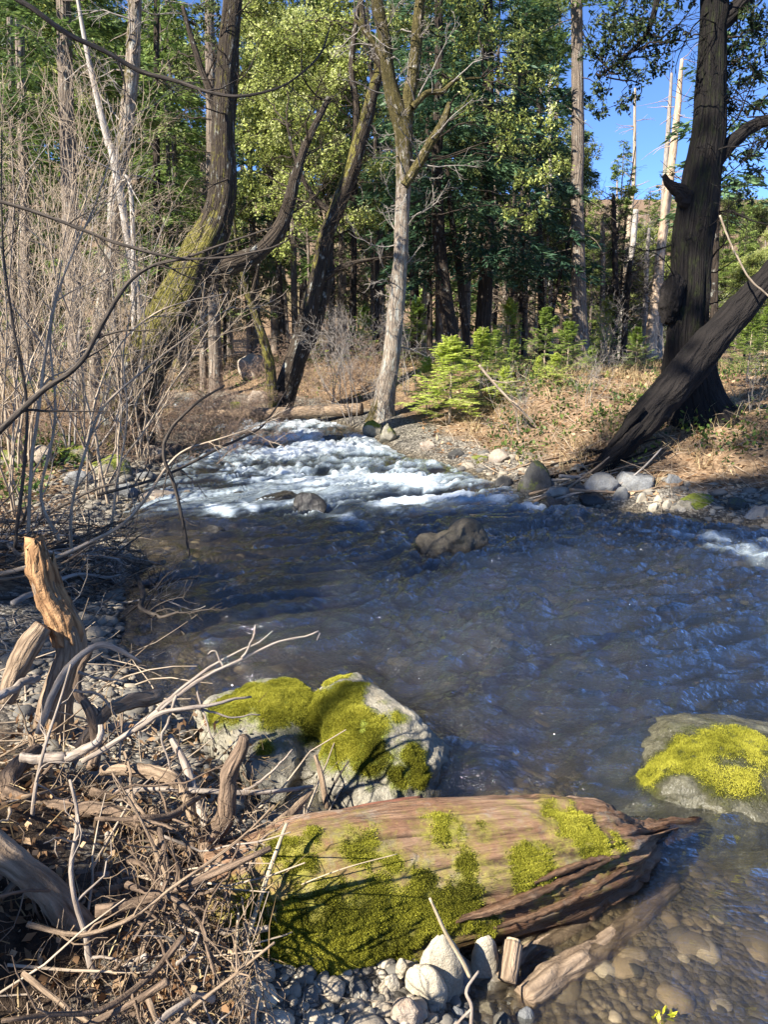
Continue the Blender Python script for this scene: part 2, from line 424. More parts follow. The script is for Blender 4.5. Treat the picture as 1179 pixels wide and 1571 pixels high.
def ground_mat():
    m, nt, b = mat_new('forest_floor'); k = NB(nt); p = k.pos()
    a = k.noise(p, 1.4, 6, .65); f = k.noise(p, 26, 5, .72, .4); v = k.voro(p, 30, 'F1', 'Color')
    sep = k.n('ShaderNodeSeparateColor'); k.l(v, sep.inputs[0])
    lit = k.ramp(k.math('ADD', k.math('MULTIPLY', f, .7), k.math('MULTIPLY', sep.outputs[0], .35)), [(.22, (.05, .032, .018)), (.5, (.20, .125, .07)), (.8, (.36, .25, .15))])
    lit = k.mix(k.mapr(a, .42, .62), lit, k.mix(.5, lit, (.12, .085, .05)))
    shaded_soil = k.ramp(k.noise(p, 22, 5, .7), [(.3, (.012, .008, .005)), (.7, (.075, .05, .032))]); lit = k.mix(k.attr('shaded_soil'), lit, shaded_soil)  # mound soil, darkened further to stand in for shade under the roots
    gr = k.ramp(k.noise(p, 50, 4, .7), [(.3, (.04, .055, .015)), (.7, (.16, .17, .05))])
    lit = k.mix(k.math('MULTIPLY', k.attr('green'), k.mapr(k.noise(p, 12, 5, .7), .42, .6)), lit, gr)
    vo = k.voro(k.pos(), 38, 'F1', 'Color'); s2 = k.n('ShaderNodeSeparateColor'); k.l(vo, s2.inputs[0])
    gv = k.ramp(s2.outputs[1], [(.0, (.07, .062, .05)), (.5, (.19, .165, .13)), (1, (.38, .34, .27))])
    gv = k.mix(k.mapr(k.voro(p, 38, 'DISTANCE_TO_EDGE'), .0, .12, .8, 0), gv, (.03, .026, .02))
    col = k.mix(k.mapr(k.math('ADD', k.attr('gravel'), k.math('MULTIPLY', k.math('SUBTRACT', k.noise(p, 9, 4), .5), .5)), .35, .65), lit, gv)
    w = k.attr('wet'); col = k.mix(w, col, k.mix(1.0, col, (.55, .48, .36), 'MULTIPLY'))
    bed = k.ramp(k.noise(p, 3.2, 5, .7), [(.3, (.07, .06, .038)), (.6, (.24, .18, .10)), (.8, (.40, .31, .18))])
    col = k.mix(k.math('MULTIPLY', k.attr('bed'), .6), col, bed)
    k.l(col, b.inputs['Base Color']); k.l(k.mapr(w, 0, 1, .95, .5), b.inputs['Roughness']); b.inputs['Specular IOR Level'].default_value = .2
    h = k.math('ADD', f, k.math('MULTIPLY', k.voro(p, 38), k.math('MULTIPLY', k.attr('gravel'), -1.0)))
    k.l(k.bump(h, .8, .03), b.inputs['Normal']); return m
M_GROUND = ground_mat()
tag(obj('ground', (GV, GF, {'wet': g_wet, 'gravel': g_grav, 'green': g_green, 'shaded_soil': sm(-.2, -.6, xx) * sm(3.6, 2.4, yy) * sm(.2, .5, d), 'bed': sm(.05, -.15, d)}), M_GROUND), kind='structure')

# ------------------------------------------------------------------ water
def stroke(x, y, pts, w):
    """falloff around a world-space polyline (x, y)"""
    best = np.full(x.shape, 1e9); pts = np.array(pts)
    for a, b in zip(pts[:-1], pts[1:]):
        e = b - a; t = np.clip(((x - a[0]) * e[0] + (y - a[1]) * e[1]) / (e @ e), 0, 1)
        best = np.minimum(best, np.hypot(x - a[0] - t * e[0], y - a[1] - t * e[1]))
    return np.exp(-(best / w) ** 2)
FOAM = [([(470, 742), (540, 730), (620, 738), (650, 745)], .24, 1.1), ([(585, 785), (640, 768), (700, 772)], .17, 1.05), ([(430, 702), (500, 688), (570, 692)], .42, 1.1), ([(470, 668), (590, 690)], .3, .85), ([(380, 722), (450, 728)], .25, .75),
        ([(350, 735), (420, 748)], .12, .5), ([(330, 705), (390, 690)], .25, .5), ([(390, 655), (520, 650)], .5, .85), ([(400, 675), (540, 672)], .4, .8), ([(1100, 848), (1179, 860)], .16, .62), ([(980, 822), (1179, 838)], .12, .5),
        ([(1020, 972), (1050, 973)], .04, .25), ([(760, 775), (840, 790)], .10, .5), ([(480, 795), (560, 815)], .10, .5), 
        ([(320, 790), (350, 795)], .08, .6), ([(370, 785), (390, 790)], .05, .6)]
def flow(x, y):
    """unit flow direction: down the run, then swinging to the far side"""
    a = np.interp(y, [2, 4.5, 6.5, 9, 13], [R(-8), R(-12), R(-35), R(-70), R(-80)]); return np.cos(a), np.sin(a)
def waves(x, y):
    fx, fy = flow(x, y); s = x * fx + y * fy; t = -x * fy + y * fx
    wp = .35 * fbm(np.stack([x * .9, y * .9, 0 * x], -1), 3, 70)
    sw = np.stack([s * 1.0 + wp * 1.5, t * .8 + wp, 0 * x], -1)
    rap = sm(6.3, 8.2, y) * sm(-1.0, .2, -sdist(x, y) - .9 + .6) * (1 - .55 * sm(9.5, 14, y))
    calm = .30 + .70 * sm(1.9, 3.4, y)
    h = .070 * calm * fbm(sw * 2.1, 3, 71) + .026 * calm * 2.6 * (1 - np.abs(fbm(sw * np.array([4.0, 7.5, 1]), 3, 73)) * 2) + .030 * calm * fbm(sw * np.array([9, 17, 1]), 3, 75)
    h = h + rap * (.10 * fbm(sw * np.array([1.7, 1.2, 1]), 2, 77) + .028 * (1 - 2 * np.abs(fbm(sw * np.array([3.0, 3.2, 1]), 3, 78))) - .01)
    return h
wx = np.arange(-6.2, 13.0, .032); wy = axis(.3, 11.0, .032, .2, 20.5, 1.012)
X, Y = np.meshgrid(wx, wy); sd = sdist(X, Y); wv = waves(X, Y)
foam = np.zeros_like(X)
for pts, w, a in FOAM:
    foam = np.maximum(foam, a * stroke(X, Y, [onwater(*q) for q in pts], w))
fx, fy = flow(X, Y); s_ = X * fx + Y * fy; t_ = -X * fy + Y * fx
fn = fbm(np.stack([s_ * 1.7, t_ * 9.0, wv * 16], -1), 5, 81, .62)
streak = .42 * sm(6.6, 7.8, Y) * sm(.10, .45, fn)
foam = np.clip(foam * 1.0 * (1 + 1.5 * fn) + streak * 1.0 + .5 * sm(.02, .09, wv) * sm(6.5, 8, Y), 0, 1.4)
bub = sm(.45, 1.2, foam)
WZ = wz(Y) + wv * sm(.25, -.25, sd + .02) + bub * .35 * (.035 * np.abs(fbm(np.stack([X * 14, Y * 14, wv * 30], -1), 3, 90)) + .03)
deep = np.clip((WZ - H(X, Y)), 0, 1)
keep = (sd < .22)
nxw = len(wx); i = (np.arange(len(wy) - 1)[:, None] * nxw + np.arange(nxw - 1)[None])
kf = keep[:-1, :-1] & keep[1:, :-1] & keep[:-1, 1:] & keep[1:, 1:]
i = i[kf]; WF = np.stack([i, i + 1, i + nxw + 1, i + nxw], -1)
used = np.unique(WF); remap = np.full(X.size, -1); remap[used] = np.arange(len(used))
WV = np.stack([X, Y, WZ], -1).reshape(-1, 3)[used]
def water_mat():
    m, nt, b = mat_new('creek_water'); k = NB(nt); nt.nodes.remove(b); p = k.pos()
    d = k.attr('deep'); fo = k.attr('foam')
    n1 = k.noise(k.scale(k.attr('fl', 'Vector'), (.7, 2.6, .3)), 14, 4, .62, 1.6); n2 = k.noise(p, 60, 2, .5, .3)
    nrm = k.bump(k.math('ADD', n1, k.math('MULTIPLY', n2, .4)), .8, .02); k.l(k.mapr(d, .04, .3, .4, 1.0), nrm.node.inputs['Strength'])
    tint = k.ramp(k.mapr(d, 0, .75), [(0, (.97, .96, .92)), (.3, (.68, .67, .53)), (1, (.09, .13, .115))])
    tr0 = k.n('ShaderNodeBsdfTransparent'); k.l(tint, tr0.inputs[0]); rf = k.n('ShaderNodeBsdfRefraction'); rf.inputs['IOR'].default_value = 1.33; rf.inputs['Roughness'].default_value = 0; k.l(tint, rf.inputs[0]); k.l(nrm, rf.inputs['Normal'])
    tr = k.n('ShaderNodeMixShader'); tr.inputs[0].default_value = .35; k.l(tr0.outputs[0], tr.inputs[1]); k.l(rf.outputs[0], tr.inputs[2])
    gl = k.n('ShaderNodeBsdfGlossy'); gl.inputs['Roughness'].default_value = .05; k.l(nrm, gl.inputs['Normal'])
    df = k.n('ShaderNodeBsdfDiffuse'); k.l(k.mix(k.mapr(fo, .08, .6), (.085, .115, .15), (.34, .40, .42)), df.inputs[0])
    m0 = k.n('ShaderNodeMixShader'); k.l(k.math('MAXIMUM', k.mapr(d, .14, .6, 0.02, .08), k.mapr(fo, .08, .6, 0, .8)), m0.inputs[0]); k.l(tr.outputs[0], m0.inputs[1]); k.l(df.outputs[0], m0.inputs[2])
    fr = k.n('ShaderNodeLayerWeight'); fr.inputs[0].default_value = .5; k.l(nrm, fr.inputs['Normal'])
    m1 = k.n('ShaderNodeMixShader'); k.l(k.math('ADD', k.math('MULTIPLY', k.math('POWER', fr.outputs['Facing'], 2.7), .90), .085), m1.inputs[0]); k.l(m0.outputs[0], m1.inputs[1]); k.l(gl.outputs[0], m1.inputs[2])
    fd = k.n('ShaderNodeBsdfPrincipled'); fd.inputs['Base Color'].default_value = (.66, .70, .72, 1); fd.inputs['Roughness'].default_value = .45
    k.l(k.bump(k.noise(p, 34, 4, .7), .6, .02), fd.inputs['Normal'])
    fine = k.math('SUBTRACT', k.noise(k.scale(k.attr('fl', 'Vector'), (7, 26, 12)), 1.0, 6, .72, 1.0), .5)
    ff = k.mapr(k.math('ADD', fo, k.math('MULTIPLY', k.math('MULTIPLY', fine, 1.9), k.mapr(fo, .02, .3))), .5, 1.45, 0, .92)
    m2 = k.n('ShaderNodeMixShader'); k.l(ff, m2.inputs[0]); k.l(m1.outputs[0], m2.inputs[1]); k.l(fd.outputs[0], m2.inputs[2])
    k.l(m2.outputs[0], nt.nodes['Material Output'].inputs[0]); return m
M_WATER = water_mat()
tag(obj('creek_water', (WV, remap[WF], {'deep': deep.ravel()[used], 'foam': foam.ravel()[used], 'fl': np.stack([s_, t_, WZ * 3], -1).reshape(-1, 3)[used]}), M_WATER), kind='structure')
# ------------------------------------------------------------------ shared materials
M_ROCK = rock_mat('river_rock', (.15, .135, .10), (.43, .385, .29))
M_ROCKO = rock_mat('olive_rock', (.10, .095, .06), (.36, .34, .23), moss=(.17, .18, .035), stain=(.20, .20, .09))
M_ROCKB = rock_mat('brown_rock', (.06, .05, .035), (.22, .18, .12), stain=(.10, .09, .05))
M_ROCKG = rock_mat('grey_rock', (.09, .09, .088), (.27, .27, .26), stain=(.2, .18, .14))
M_ROCKD = rock_mat('dark_rock', (.04, .038, .034), (.13, .12, .105), stain=(.12, .10, .07))
M_ROCKT = rock_mat('tan_rock', (.24, .19, .14), (.50, .42, .33), stain=(.36, .22, .13))
M_COB = rock_mat('pale_cobble', (.30, .255, .18), (.57, .49, .36), stain=(.42, .36, .27), sc=2.0)
M_MOSS = leaf_mat('moss_fuzz', (.08, .08, .012), (.29, .28, .03), (.50, .46, .07), trans=.3, rough=.8, spec=.1)
def log_mat():
    m, nt, b = mat_new('old_log_wood'); k = NB(nt); bk = k.attr('bk', 'Vector')
    fib = k.noise(k.scale(bk, (1, 1, .05)), 120, 5, .7); st = k.noise(k.scale(bk, (1, 1, .22)), 16, 6, .68, .5); big = k.noise(k.scale(bk, (1, 1, .5)), 6, 5, .65)
    col = k.ramp(k.math('ADD', k.math('MULTIPLY', fib, .45), k.math('MULTIPLY', st, .55)), [(.34, (.045, .022, .012)), (.47, (.20, .112, .062)), (.60, (.37, .235, .14)), (.78, (.47, .35, .24))])
    col = k.mix(k.mapr(big, .5, .64, 0, .75), col, k.mix(k.noise(bk, 50, 3), (.16, .07, .035), (.38, .20, .11)))
    col = k.mix(k.mapr(k.noise(bk, 9, 5, .7), .54, .66, 0, .6), col, (.36, .31, .24))
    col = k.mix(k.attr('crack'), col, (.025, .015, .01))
    ms = k.math('ADD', k.attr('moss'), k.math('MULTIPLY', k.math('SUBTRACT', k.noise(bk, 30, 6, .75), .5), 1.1))
    col = k.mix(k.mapr(ms, .16, .75, 0, .9), col, k.ramp(k.noise(bk, 60, 4, .7), [(.3, (.10, .095, .015)), (.7, (.36, .33, .05))]))
    w = k.attr('wet'); col = k.mix(k.math('MULTIPLY', w, .8), col, k.mix(1.0, col, (.22, .17, .13), 'MULTIPLY'))
    k.l(col, b.inputs['Base Color']); k.l(k.mapr(w, 0, 1, .9, .35), b.inputs['Roughness']); b.inputs['Specular IOR Level'].default_value = .25
    k.l(k.bump(k.math('ADD', k.math('MULTIPLY', fib, .6), st), .8, .02), b.inputs['Normal']); return m
M_LOG = log_mat()
M_DRIFT = bark_mat('driftwood_brown', (.10, .065, .04), (.36, .26, .17), sc=1.6, bump=.7)
M_PALE = bark_mat('bleached_wood', (.16, .12, .09), (.40, .33, .26), sc=2.0, bump=.4)
M_ROOT = bark_mat('root_bark', (.055, .036, .024), (.26, .18, .12), sc=1.6, bump=.8)
M_ORANGE = bark_mat('fresh_torn_wood', (.10, .045, .02), (.50, .29, .14), sc=1.3, bump=1.0)
M_REED = bark_mat('dry_stem', (.30, .22, .13), (.60, .48, .31), sc=2.5, bump=.3)
M_RED = bark_mat('reddish_stick', (.10, .04, .025), (.30, .13, .08), sc=2.0, bump=.4)
M_TWIGD = bark_mat('dark_twig', (.028, .022, .018), (.10, .08, .062), sc=2.0, bump=.4)

def proj(V):
    r = np.asarray(V) - CAM; c, s = math.cos(PITCH), math.sin(PITCH)
    z = r[:, 1] * c - r[:, 2] * s; y = r[:, 1] * s + r[:, 2] * c
    return CX + F * r[:, 0] / z, CY - F * y / z, z
def pick(V, px, py, rad=14):
    """the nearest surface point of V along the line of sight of a photograph pixel"""
    x, y, z = proj(V); d = np.hypot(x - px, y - py); k = d < max(rad, d.min() + 1)
    i = np.where(k)[0]; return V[i[np.argmin(z[i] + .002 * d[i])]]
def blobmask(V, blobs):
    m = np.zeros(len(V))
    for px, py, rpx, a in blobs:
        c = pick(V, px, py); r = rpx * np.linalg.norm(c - CAM) / F
        m = np.maximum(m, a * np.exp(-(np.linalg.norm(V - c, axis=1) / r) ** 2))
    return m
def fuzz(V, Fc, mask, n, L=.012, Wd=.0045, lo=.45):
    w = sm(lo - .05, lo + .45, mask)
    Fq = np.concatenate(Fc) if isinstance(Fc, list) else Fc
    C, N = scatter(V, Fq, w, n)
    D = unit(N + rng.normal(size=(n, 3)) * .75 + np.array([0, 0, .15]))
    cl = .5 + .5 * fbm(C * 24, 3, 61)
    t = np.clip(.45 * cl + .45 * rng.random(n) + .55 * fbm(C * 6.5, 3, 63) - .02, 0, 1)
    l = L * rng.uniform(.35, 1.15, n) * (.45 + 1.1 * cl)
    return kites(C + N * (.012 * (cl - .45))[:, None], D, rdir(n), l, Wd * rng.uniform(.6, 1.4, n), t)
def wet_of(V, z0=0.0, h=.10): return sm(h, .0, V[:, 2] - z0 + .05 * fbm(V * 9, 3, 4))

# ------------------------------------------------------------------ the two mossy boulders
b = rock(at(492, 1160, 2.98), (.60, .46, .37), 7, 3, 9, .09, lobes=[((-.38, .02, -.10), (.66, .98, .95)), ((.36, -.10, -.02), (.62, .98, 1.0)), ((0, -.1, -.3), (.7, .85, .95))], flat=.72)
V, Fc = b[0], b[1]; V[:, 2] += .0
# a vertical cleft between the lobes and creased facets
Vn = normals(V, Fc)
V -= Vn * (.06 * np.exp(-((V[:, 0] + .30 + .04 * fbm(V * 5, 2, 8)) / .035) ** 2) * sm(2.95, 2.7, V[:, 1]))[:, None]
V += Vn * (.010 * fbm(V * np.array([10, 10, 22]), 4, 12))[:, None]
Vn = normals(V, Fc)
mask = blobmask(V, [(360, 1060, 55, 1.0), (430, 1058, 65, 1.15), (480, 1090, 50, 1.1), (320, 1085, 30, .7), (530, 1050, 45, 1.1), (520, 1110, 60, 1.1), (560, 1120, 55, 1.1), (575, 1160, 45, .9), (610, 1085, 22, .6), (640, 1150, 28, .95), (650, 1185, 24, 1.0), (610, 1190, 26, .85), (520, 1150, 40, .85), (405, 1150, 20, .62), (480, 1110, 35, 1.0), (455, 1035, 30, .9), (340, 1080, 25, .6), (505, 1030, 30, .9), (590, 1060, 30, .6)])
mask = mask - .6 * blobmask(V, [(583, 1050, 24, 1), (600, 1120, 16, .8)]) + .28 * fbm(V * 13, 4, 21) + .15 * fbm(V * 40, 3, 22)
root = thing('mossy_boulder', 'large two-lobed boulder capped with bright green moss, in front of the deep water', 'boulder', (at(492, 1160, 2.98)[0], 2.98, -.2))
wet = wet_of(V, 0, .10) * .9
obj('rock', (V, Fc, {'moss': mask, 'wet': wet}), M_ROCK, root)
obj('moss', fuzz(V, Fc, mask, 240000, .0085, .0023, .48), M_MOSS, root, smooth=False)

b = rock(at(1118, 1206, 2.80), (.66, .46, .25), 6, 14, 9, .10, flat=.7); V, Fc = b[0], b[1]; V[:, 2] -= .03
V += normals(V, Fc) * (.012 * fbm(V * 14, 4, 12))[:, None]
mask = blobmask(V, [(1000, 1175, 36, 1.3), (1025, 1155, 36, 1.4), (1055, 1138, 40, 1.4), (1090, 1125, 40, 1.2), (1150, 1122, 40, 1.1), (1030, 1150, 30, .9), (1170, 1150, 30, .7), (1120, 1170, 70, .75), (1160, 1140, 60, .85), (1075, 1150, 60, .9), (1130, 1130, 60, .9)]) + .42 * fbm(V * 12, 4, 31) + .1 * fbm(V * 40, 3, 32)
root = thing('mossy_boulder', 'rounded boulder with thin moss and a wet dark foot, beyond the mossy log tip', 'boulder', (at(1122, 1205, 2.80)[0], 2.80, -.25))
obj('rock', (V, Fc, {'moss': mask, 'wet': sm(.22, .10, V[:, 2] + .08 * fbm(V * 12, 3, 4))}), M_ROCKO, root)
obj('moss', fuzz(V, Fc, mask, 60000, .007, .0022, .55), M_MOSS, root, smooth=False)

# ------------------------------------------------------------------ the fallen log
rows = []
for px, py, w, z in [(330, 1425, 235, .11), (400, 1408, 245, .12), (480, 1394, 264, .125), (600, 1358, 238, .125), (720, 1337, 208, .12), (840, 1316, 178, .105), (905, 1304, 146, .09), (940, 1297, 116, .075), (962, 1291, 72, .055), (990, 1283, 40, .03), (1030, 1272, 26, .01), (1080, 1262, 10, -.005)]:
    p = G(px, py, z); rows.append([*p, w / 2 * depth(px, py, p[1]) / F])
L = limb(np.array(rows), K=260, S=150, rough=.05, seed=5); V, Fc, A = L
bk = A['bk']; N = normals(V, Fc)
ang = np.arctan2(bk[:, 1], bk[:, 0])
gr = fbm(np.stack([np.cos(ang) * 3, np.sin(ang) * 3, bk[:, 2] * 1.3], 1), 4, 41); fine = fbm(np.stack([np.cos(ang) * 11, np.sin(ang) * 11, bk[:, 2] * 3.5], 1), 4, 43)
front = sm(.1, .9, -N[:, 1] * .75 - N[:, 2] * .65)
step = np.floor((gr + .3 * fine) * 5) / 5
cs = np.stack([np.cos(ang), np.sin(ang)], 1)
def along(f, z, o, sd): return fbm(np.concatenate([cs * f, (bk[:, 2] * z)[:, None]], 1), o, sd)
crack = np.maximum(sm(.90, .99, 1 - np.abs(along(9, .9, 3, 45))) * sm(-.15, .2, along(3, 2.0, 2, 46)), .7 * sm(.93, .995, 1 - np.abs(along(19, 1.4, 2, 95))) * sm(-.1, .2, along(4, 3.0, 2, 96)))          # long splits
plate = sm(-.02, .05, along(4, 2.6, 4, 47)) * .5 + sm(.14, .20, along(5, 3.4, 4, 48)) * .5            # flaked layers
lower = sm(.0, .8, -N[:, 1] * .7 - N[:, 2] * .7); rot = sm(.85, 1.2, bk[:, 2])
V = V + N * (.018 * gr + .006 * fine + (.006 + .016 * lower + .012 * rot) * (plate - .5) - .012 * crack + .02 * rot * along(6, 9, 4, 49))[:, None]
mask = blobmask(V, [(470, 1430, 70, 1.1), (560, 1440, 75, 1.15), (640, 1415, 60, 1.1), (700, 1385, 45, 1.0), (520, 1500, 60, 1.1), (600, 1470, 50, 1.1), (430, 1480, 60, 1.0), (450, 1350, 45, .8), (555, 1295, 42, .85), (600, 1310, 30, .7), (680, 1252, 40, .7), (740, 1262, 24, .55), (880, 1255, 42, 1.0), (915, 1280, 42, 1.1), (960, 1290, 28, .9), (830, 1330, 42, .9), (850, 1345, 30, .9), (720, 1330, 32, .75), (650, 1350, 34, .7), (760, 1345, 26, .6), (745, 1420, 26, .7), (800, 1310, 24, .6), (420, 1290, 40, .8), (480, 1270, 26, .6), (520, 1350, 30, .55), (400, 1400, 50, .8)]) + .07 + .5 * fbm(V * 10, 5, 51, .65) + .2 * fbm(V * 34, 3, 52)
root = thing('fallen_log', 'thick old log covered with yellow-green moss, its broken tip reaching into the creek', 'log', (V[:, 0].mean(), V[:, 1].mean(), -.1))
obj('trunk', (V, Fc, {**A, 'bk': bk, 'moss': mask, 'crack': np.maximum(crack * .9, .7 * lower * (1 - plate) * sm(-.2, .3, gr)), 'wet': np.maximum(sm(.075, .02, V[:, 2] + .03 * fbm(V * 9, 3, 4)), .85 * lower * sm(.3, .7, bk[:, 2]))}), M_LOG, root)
obj('moss', fuzz(V, Fc, mask, 280000, .0080, .0020, .56), M_MOSS, root, smooth=False)
for k, rw in enumerate([[(700, 1406, 8), (790, 1378, 14), (880, 1342, 12), (940, 1316, 5)], [(760, 1420, 5), (840, 1394, 11), (910, 1358, 9), (965, 1326, 4)], [(820, 1345, 5), (870, 1330, 10), (920, 1316, 8), (955, 1302, 4)]]):
    q = []
    for px, py, w in rw:
        p = pick(V, px, min(py, 1440), 10); q.append([*(p + np.array([0, -.002, -.006])), w / 2 * np.linalg.norm(p - CAM) / F])
    S_ = limb(np.array(q), K=60, S=16, rough=.55, seed=60 + k); S_[2]['wet'] = np.full(len(S_[0]), .7); S_[2]['crack'] = .5 * (fbm(S_[2]['bk'] * np.array([150, 150, 14]), 3, 4) > .1)
    obj('bark_slab', S_, M_LOG, root)

# ------------------------------------------------------------------ stones
def pxrock(name, cx, top, base, w, mat, label, cat='rock', group=None, seed=0, z0=None, sub=4, moss=0.0, wet=0.0, thick=.8, rz=None, lobes=None, rough=.16, flat=.52, cuts=11):
    if z0 is None:
        p = hit(cx, base); x, y = p[:2]
        if sdist(np.array([x]), np.array([y]))[0] < 0: x, y = onwater(cx, base); zz = float(wz(y))
        else: zz = p[2]
    else: p = G(cx, base, z0); x, y = p[:2]; zz = z0
    rw = w / 2 * depth(cx, base, y) / F; yc = y + rw * thick * .75
    zt = at(cx, top, yc)[2]; zb = zz - .5 * rw - .03
    c = (at(cx, base, yc)[0], yc, (zt + zb) / 2)
    Rk = rock(c, (rw * 1.06, rw * thick, max((zt - zb) / 2 * 1.08, .01)), sub, seed, cuts, rough, rz=(seed * 1.7 % .8 - .4) if rz is None else rz, lobes=lobes, flat=flat)
    V, Fc = Rk[0], Rk[1]; n = normals(V, Fc)
    at_ = {'moss': moss * sm(-.2, .8, n[:, 2] + .7 * fbm(V * 6 / max(rw, .05) * .3, 3, seed)) if moss else np.zeros(len(V)), 'wet': np.maximum(sm(.10, .02, V[:, 2] - zz + .04 * fbm(V * 12, 2, seed)) * .9 * (wet > 0), max(wet - .5, 0) * 2)}
    return solo(name, (V, Fc, at_), mat, label, cat, group)
pxrock('river_rock', 690, 800, 855, 118, M_ROCKB, 'rounded brown rock standing clear of the water in midstream', seed=31, wet=.6, sub=5, thick=.75, rz=0, lobes=[((-.5, 0, -.25), (.5, .8, .75)), ((.42, .1, .05), (.56, .85, .97)), ((0, -.2, -.1), (.6, .7, .75))], z0=0.0, flat=.6)
for cx, top, base, w, mt, lab, sd_, wt in [
    (428, 752, 782, 84, M_ROCKD, 'low dark rock awash beside the rapids, upstream of the slanting slab', 32, 1.0), (474, 758, 788, 56, M_ROCKD, 'wet dark slab slanting out of the rapids', 33, 1.0),
    (368, 755, 772, 44, M_ROCKD, 'small wet rock awash nearest the near bank in the riffle', 34, 1.0), (534, 797, 812, 70, M_ROCKD, 'humped rock with water sliding over it just below the slab', 35, 1.0),
    (320, 806, 818, 56, M_ROCKD, 'dark flat rock breaking the shaded water by the near bank', 36, 1.0), (512, 664, 676, 36, M_ROCKG, 'rock in the creek just downstream of the far crossing log', 37, 1.0),
    (420, 688, 697, 24, M_ROCKD, 'small rock splitting the white water high in the rapids', 38, 1.0)]:
    pxrock('river_rock', cx, top, base, w, mt, lab, seed=sd_, wet=wt, z0=float(wz(onwater(cx, base)[1])))
for cx, top, base, w, mt, lab, sd_, ms in [
    (234, 684, 708, 38, M_ROCKT, 'pinkish tan rock at the water edge on the near bank', 41, 0), (172, 698, 732, 62, M_ROCK, 'flat-topped mossy block among the near bank rocks', 42, .75), (117, 680, 712, 48, M_ROCK, 'yellow mossy rock behind the flat-topped block', 43, .9),
    (66, 686, 716, 46, M_ROCKT, 'pale bare rock half hidden by thicket stems', 44, .2), (16, 684, 718, 44, M_ROCK, 'mossy rock at the photo edge under the thicket', 45, .9), (122, 722, 748, 46, M_ROCKG, 'grey rock in front of the flat-topped mossy block', 46, 0),
    (275, 715, 736, 24, M_ROCKD, 'small nearly black rock at the tip of the near bank flats', 47, 0), (262, 706, 722, 34, M_ROCKT, 'tan flat rock behind the small black rock', 48, 0), (219, 720, 738, 44, M_ROCKG, 'flat grey rock awash by the near bank', 49, 0),
    (249, 752, 778, 78, M_ROCKT, 'wide sunlit tan rock lying shallow off the near bank', 50, 0), (291, 752, 766, 38, M_ROCKT, 'small tan rock at the outer end of the shallow rocks', 51, 0), (190, 742, 764, 46, M_ROCKG, 'grey rock between the near bank brush and the wide tan rock', 52, 0),
    (275, 512, 548, 36, M_ROCK, 'green mossy boulder under the leaning mossy tree', 53, 1.0), (390, 544, 582, 48, M_ROCKT, 'pale flat-faced boulder behind the far crossing log', 54, .25), (363, 617, 636, 27, M_ROCK, 'round mossy rock at the near end of the far crossing log', 55, 1.0),
    (394, 600, 622, 40, M_ROCKT, 'tan rock ledge below the pale flat-faced boulder', 56, .2), (572, 640, 672, 30, M_ROCK, 'mossy rock at the foot of the pale forked trunk', 57, .9), (596, 650, 680, 26, M_ROCK, 'second mossy rock, just downstream of the pale forked trunk', 58, .6)]:
    pxrock('bank_rock', cx, top, base, w, mt, lab, seed=sd_, moss=ms, wet=.5)
for cx, top, base, w, mt, lab, sd_, ms, wt in [
    (824, 712, 762, 64, M_ROCKD, 'big dark mossy boulder on the far bank edge', 61, .5, .5), (768, 690, 712, 36, M_ROCKT, 'brown rock set in the far bank above the slack water', 62, 0, .5), (771, 724, 752, 42, M_ROCKD, 'reddish dark rock beside the big dark mossy boulder', 63, 0, .5),
    (849, 764, 786, 48, M_ROCKD, 'wet dark rock standing in the water by the far bank', 64, 0, 1), (857, 744, 764, 44, M_ROCKT, 'pale flat rock behind the wet dark rock', 65, 0, 0), (920, 726, 758, 58, M_ROCKG, 'grey rounded rock by the splintered foot of the leaning trunk', 66, 0, 0),
    (976, 720, 754, 66, M_ROCKG, 'largest grey rock on the shaded far bank', 67, 0, 0), (910, 756, 778, 58, M_ROCKD, 'dark wet rock below the grey rounded rock', 68, 0, 1), (951, 746, 770, 28, M_ROCKG, 'small grey rock below the largest grey rock', 69, 0, 0),
    (984, 757, 773, 17, M_COB, 'white egg-shaped stone beside the sunlit stones of the far bank', 70, 0, 0), (1012, 761, 774, 20, M_COB, 'upper pale stone of the sunlit patch on the far bank', 71, 0, 0), (1026, 769, 783, 22, M_COB, 'middle pale stone of the sunlit patch on the far bank', 72, 0, 0),
    (1043, 772, 788, 26, M_COB, 'largest pale stone of the sunlit patch on the far bank', 73, 0, 0), (1004, 772, 784, 16, M_COB, 'small pale stone at the water side of the sunlit patch', 74, 0, 0), (1096, 781, 791, 17, M_COB, 'lone white stone on the dark gravel of the far bank', 75, 0, 0),
    (1161, 776, 798, 38, M_ROCKG, 'smooth grey stone at the photo edge on the far bank', 76, 0, 0), (1072, 760, 782, 64, M_ROCK, 'flat mossy rock behind the sunlit stones', 77, .9, 0), (1037, 726, 744, 36, M_ROCKG, 'grey rock at the foot of the far bank slope', 78, 0, 0), (890, 742, 760, 34, M_ROCKD, 'dark rock under the driftwood sticks of the far bank', 79, 0, 0),
    (1128, 762, 784, 40, M_ROCKD, 'dark rock between the flat mossy rock and the photo edge', 80, .3, 0), (700, 690, 704, 26, M_ROCKD, 'low dark rock on the sunny bend of the far bank', 81, 0, .5), (735, 694, 712, 26, M_ROCK, 'mossy stone on the sunny bend of the far bank', 82, .7, .5), (655, 676, 692, 26, M_ROCKT, 'tan stone below the bright young fir', 83, 0, .5)]:
    pxrock('bank_rock', cx, top, base, w, mt, lab, seed=sd_, moss=ms, wet=wt)
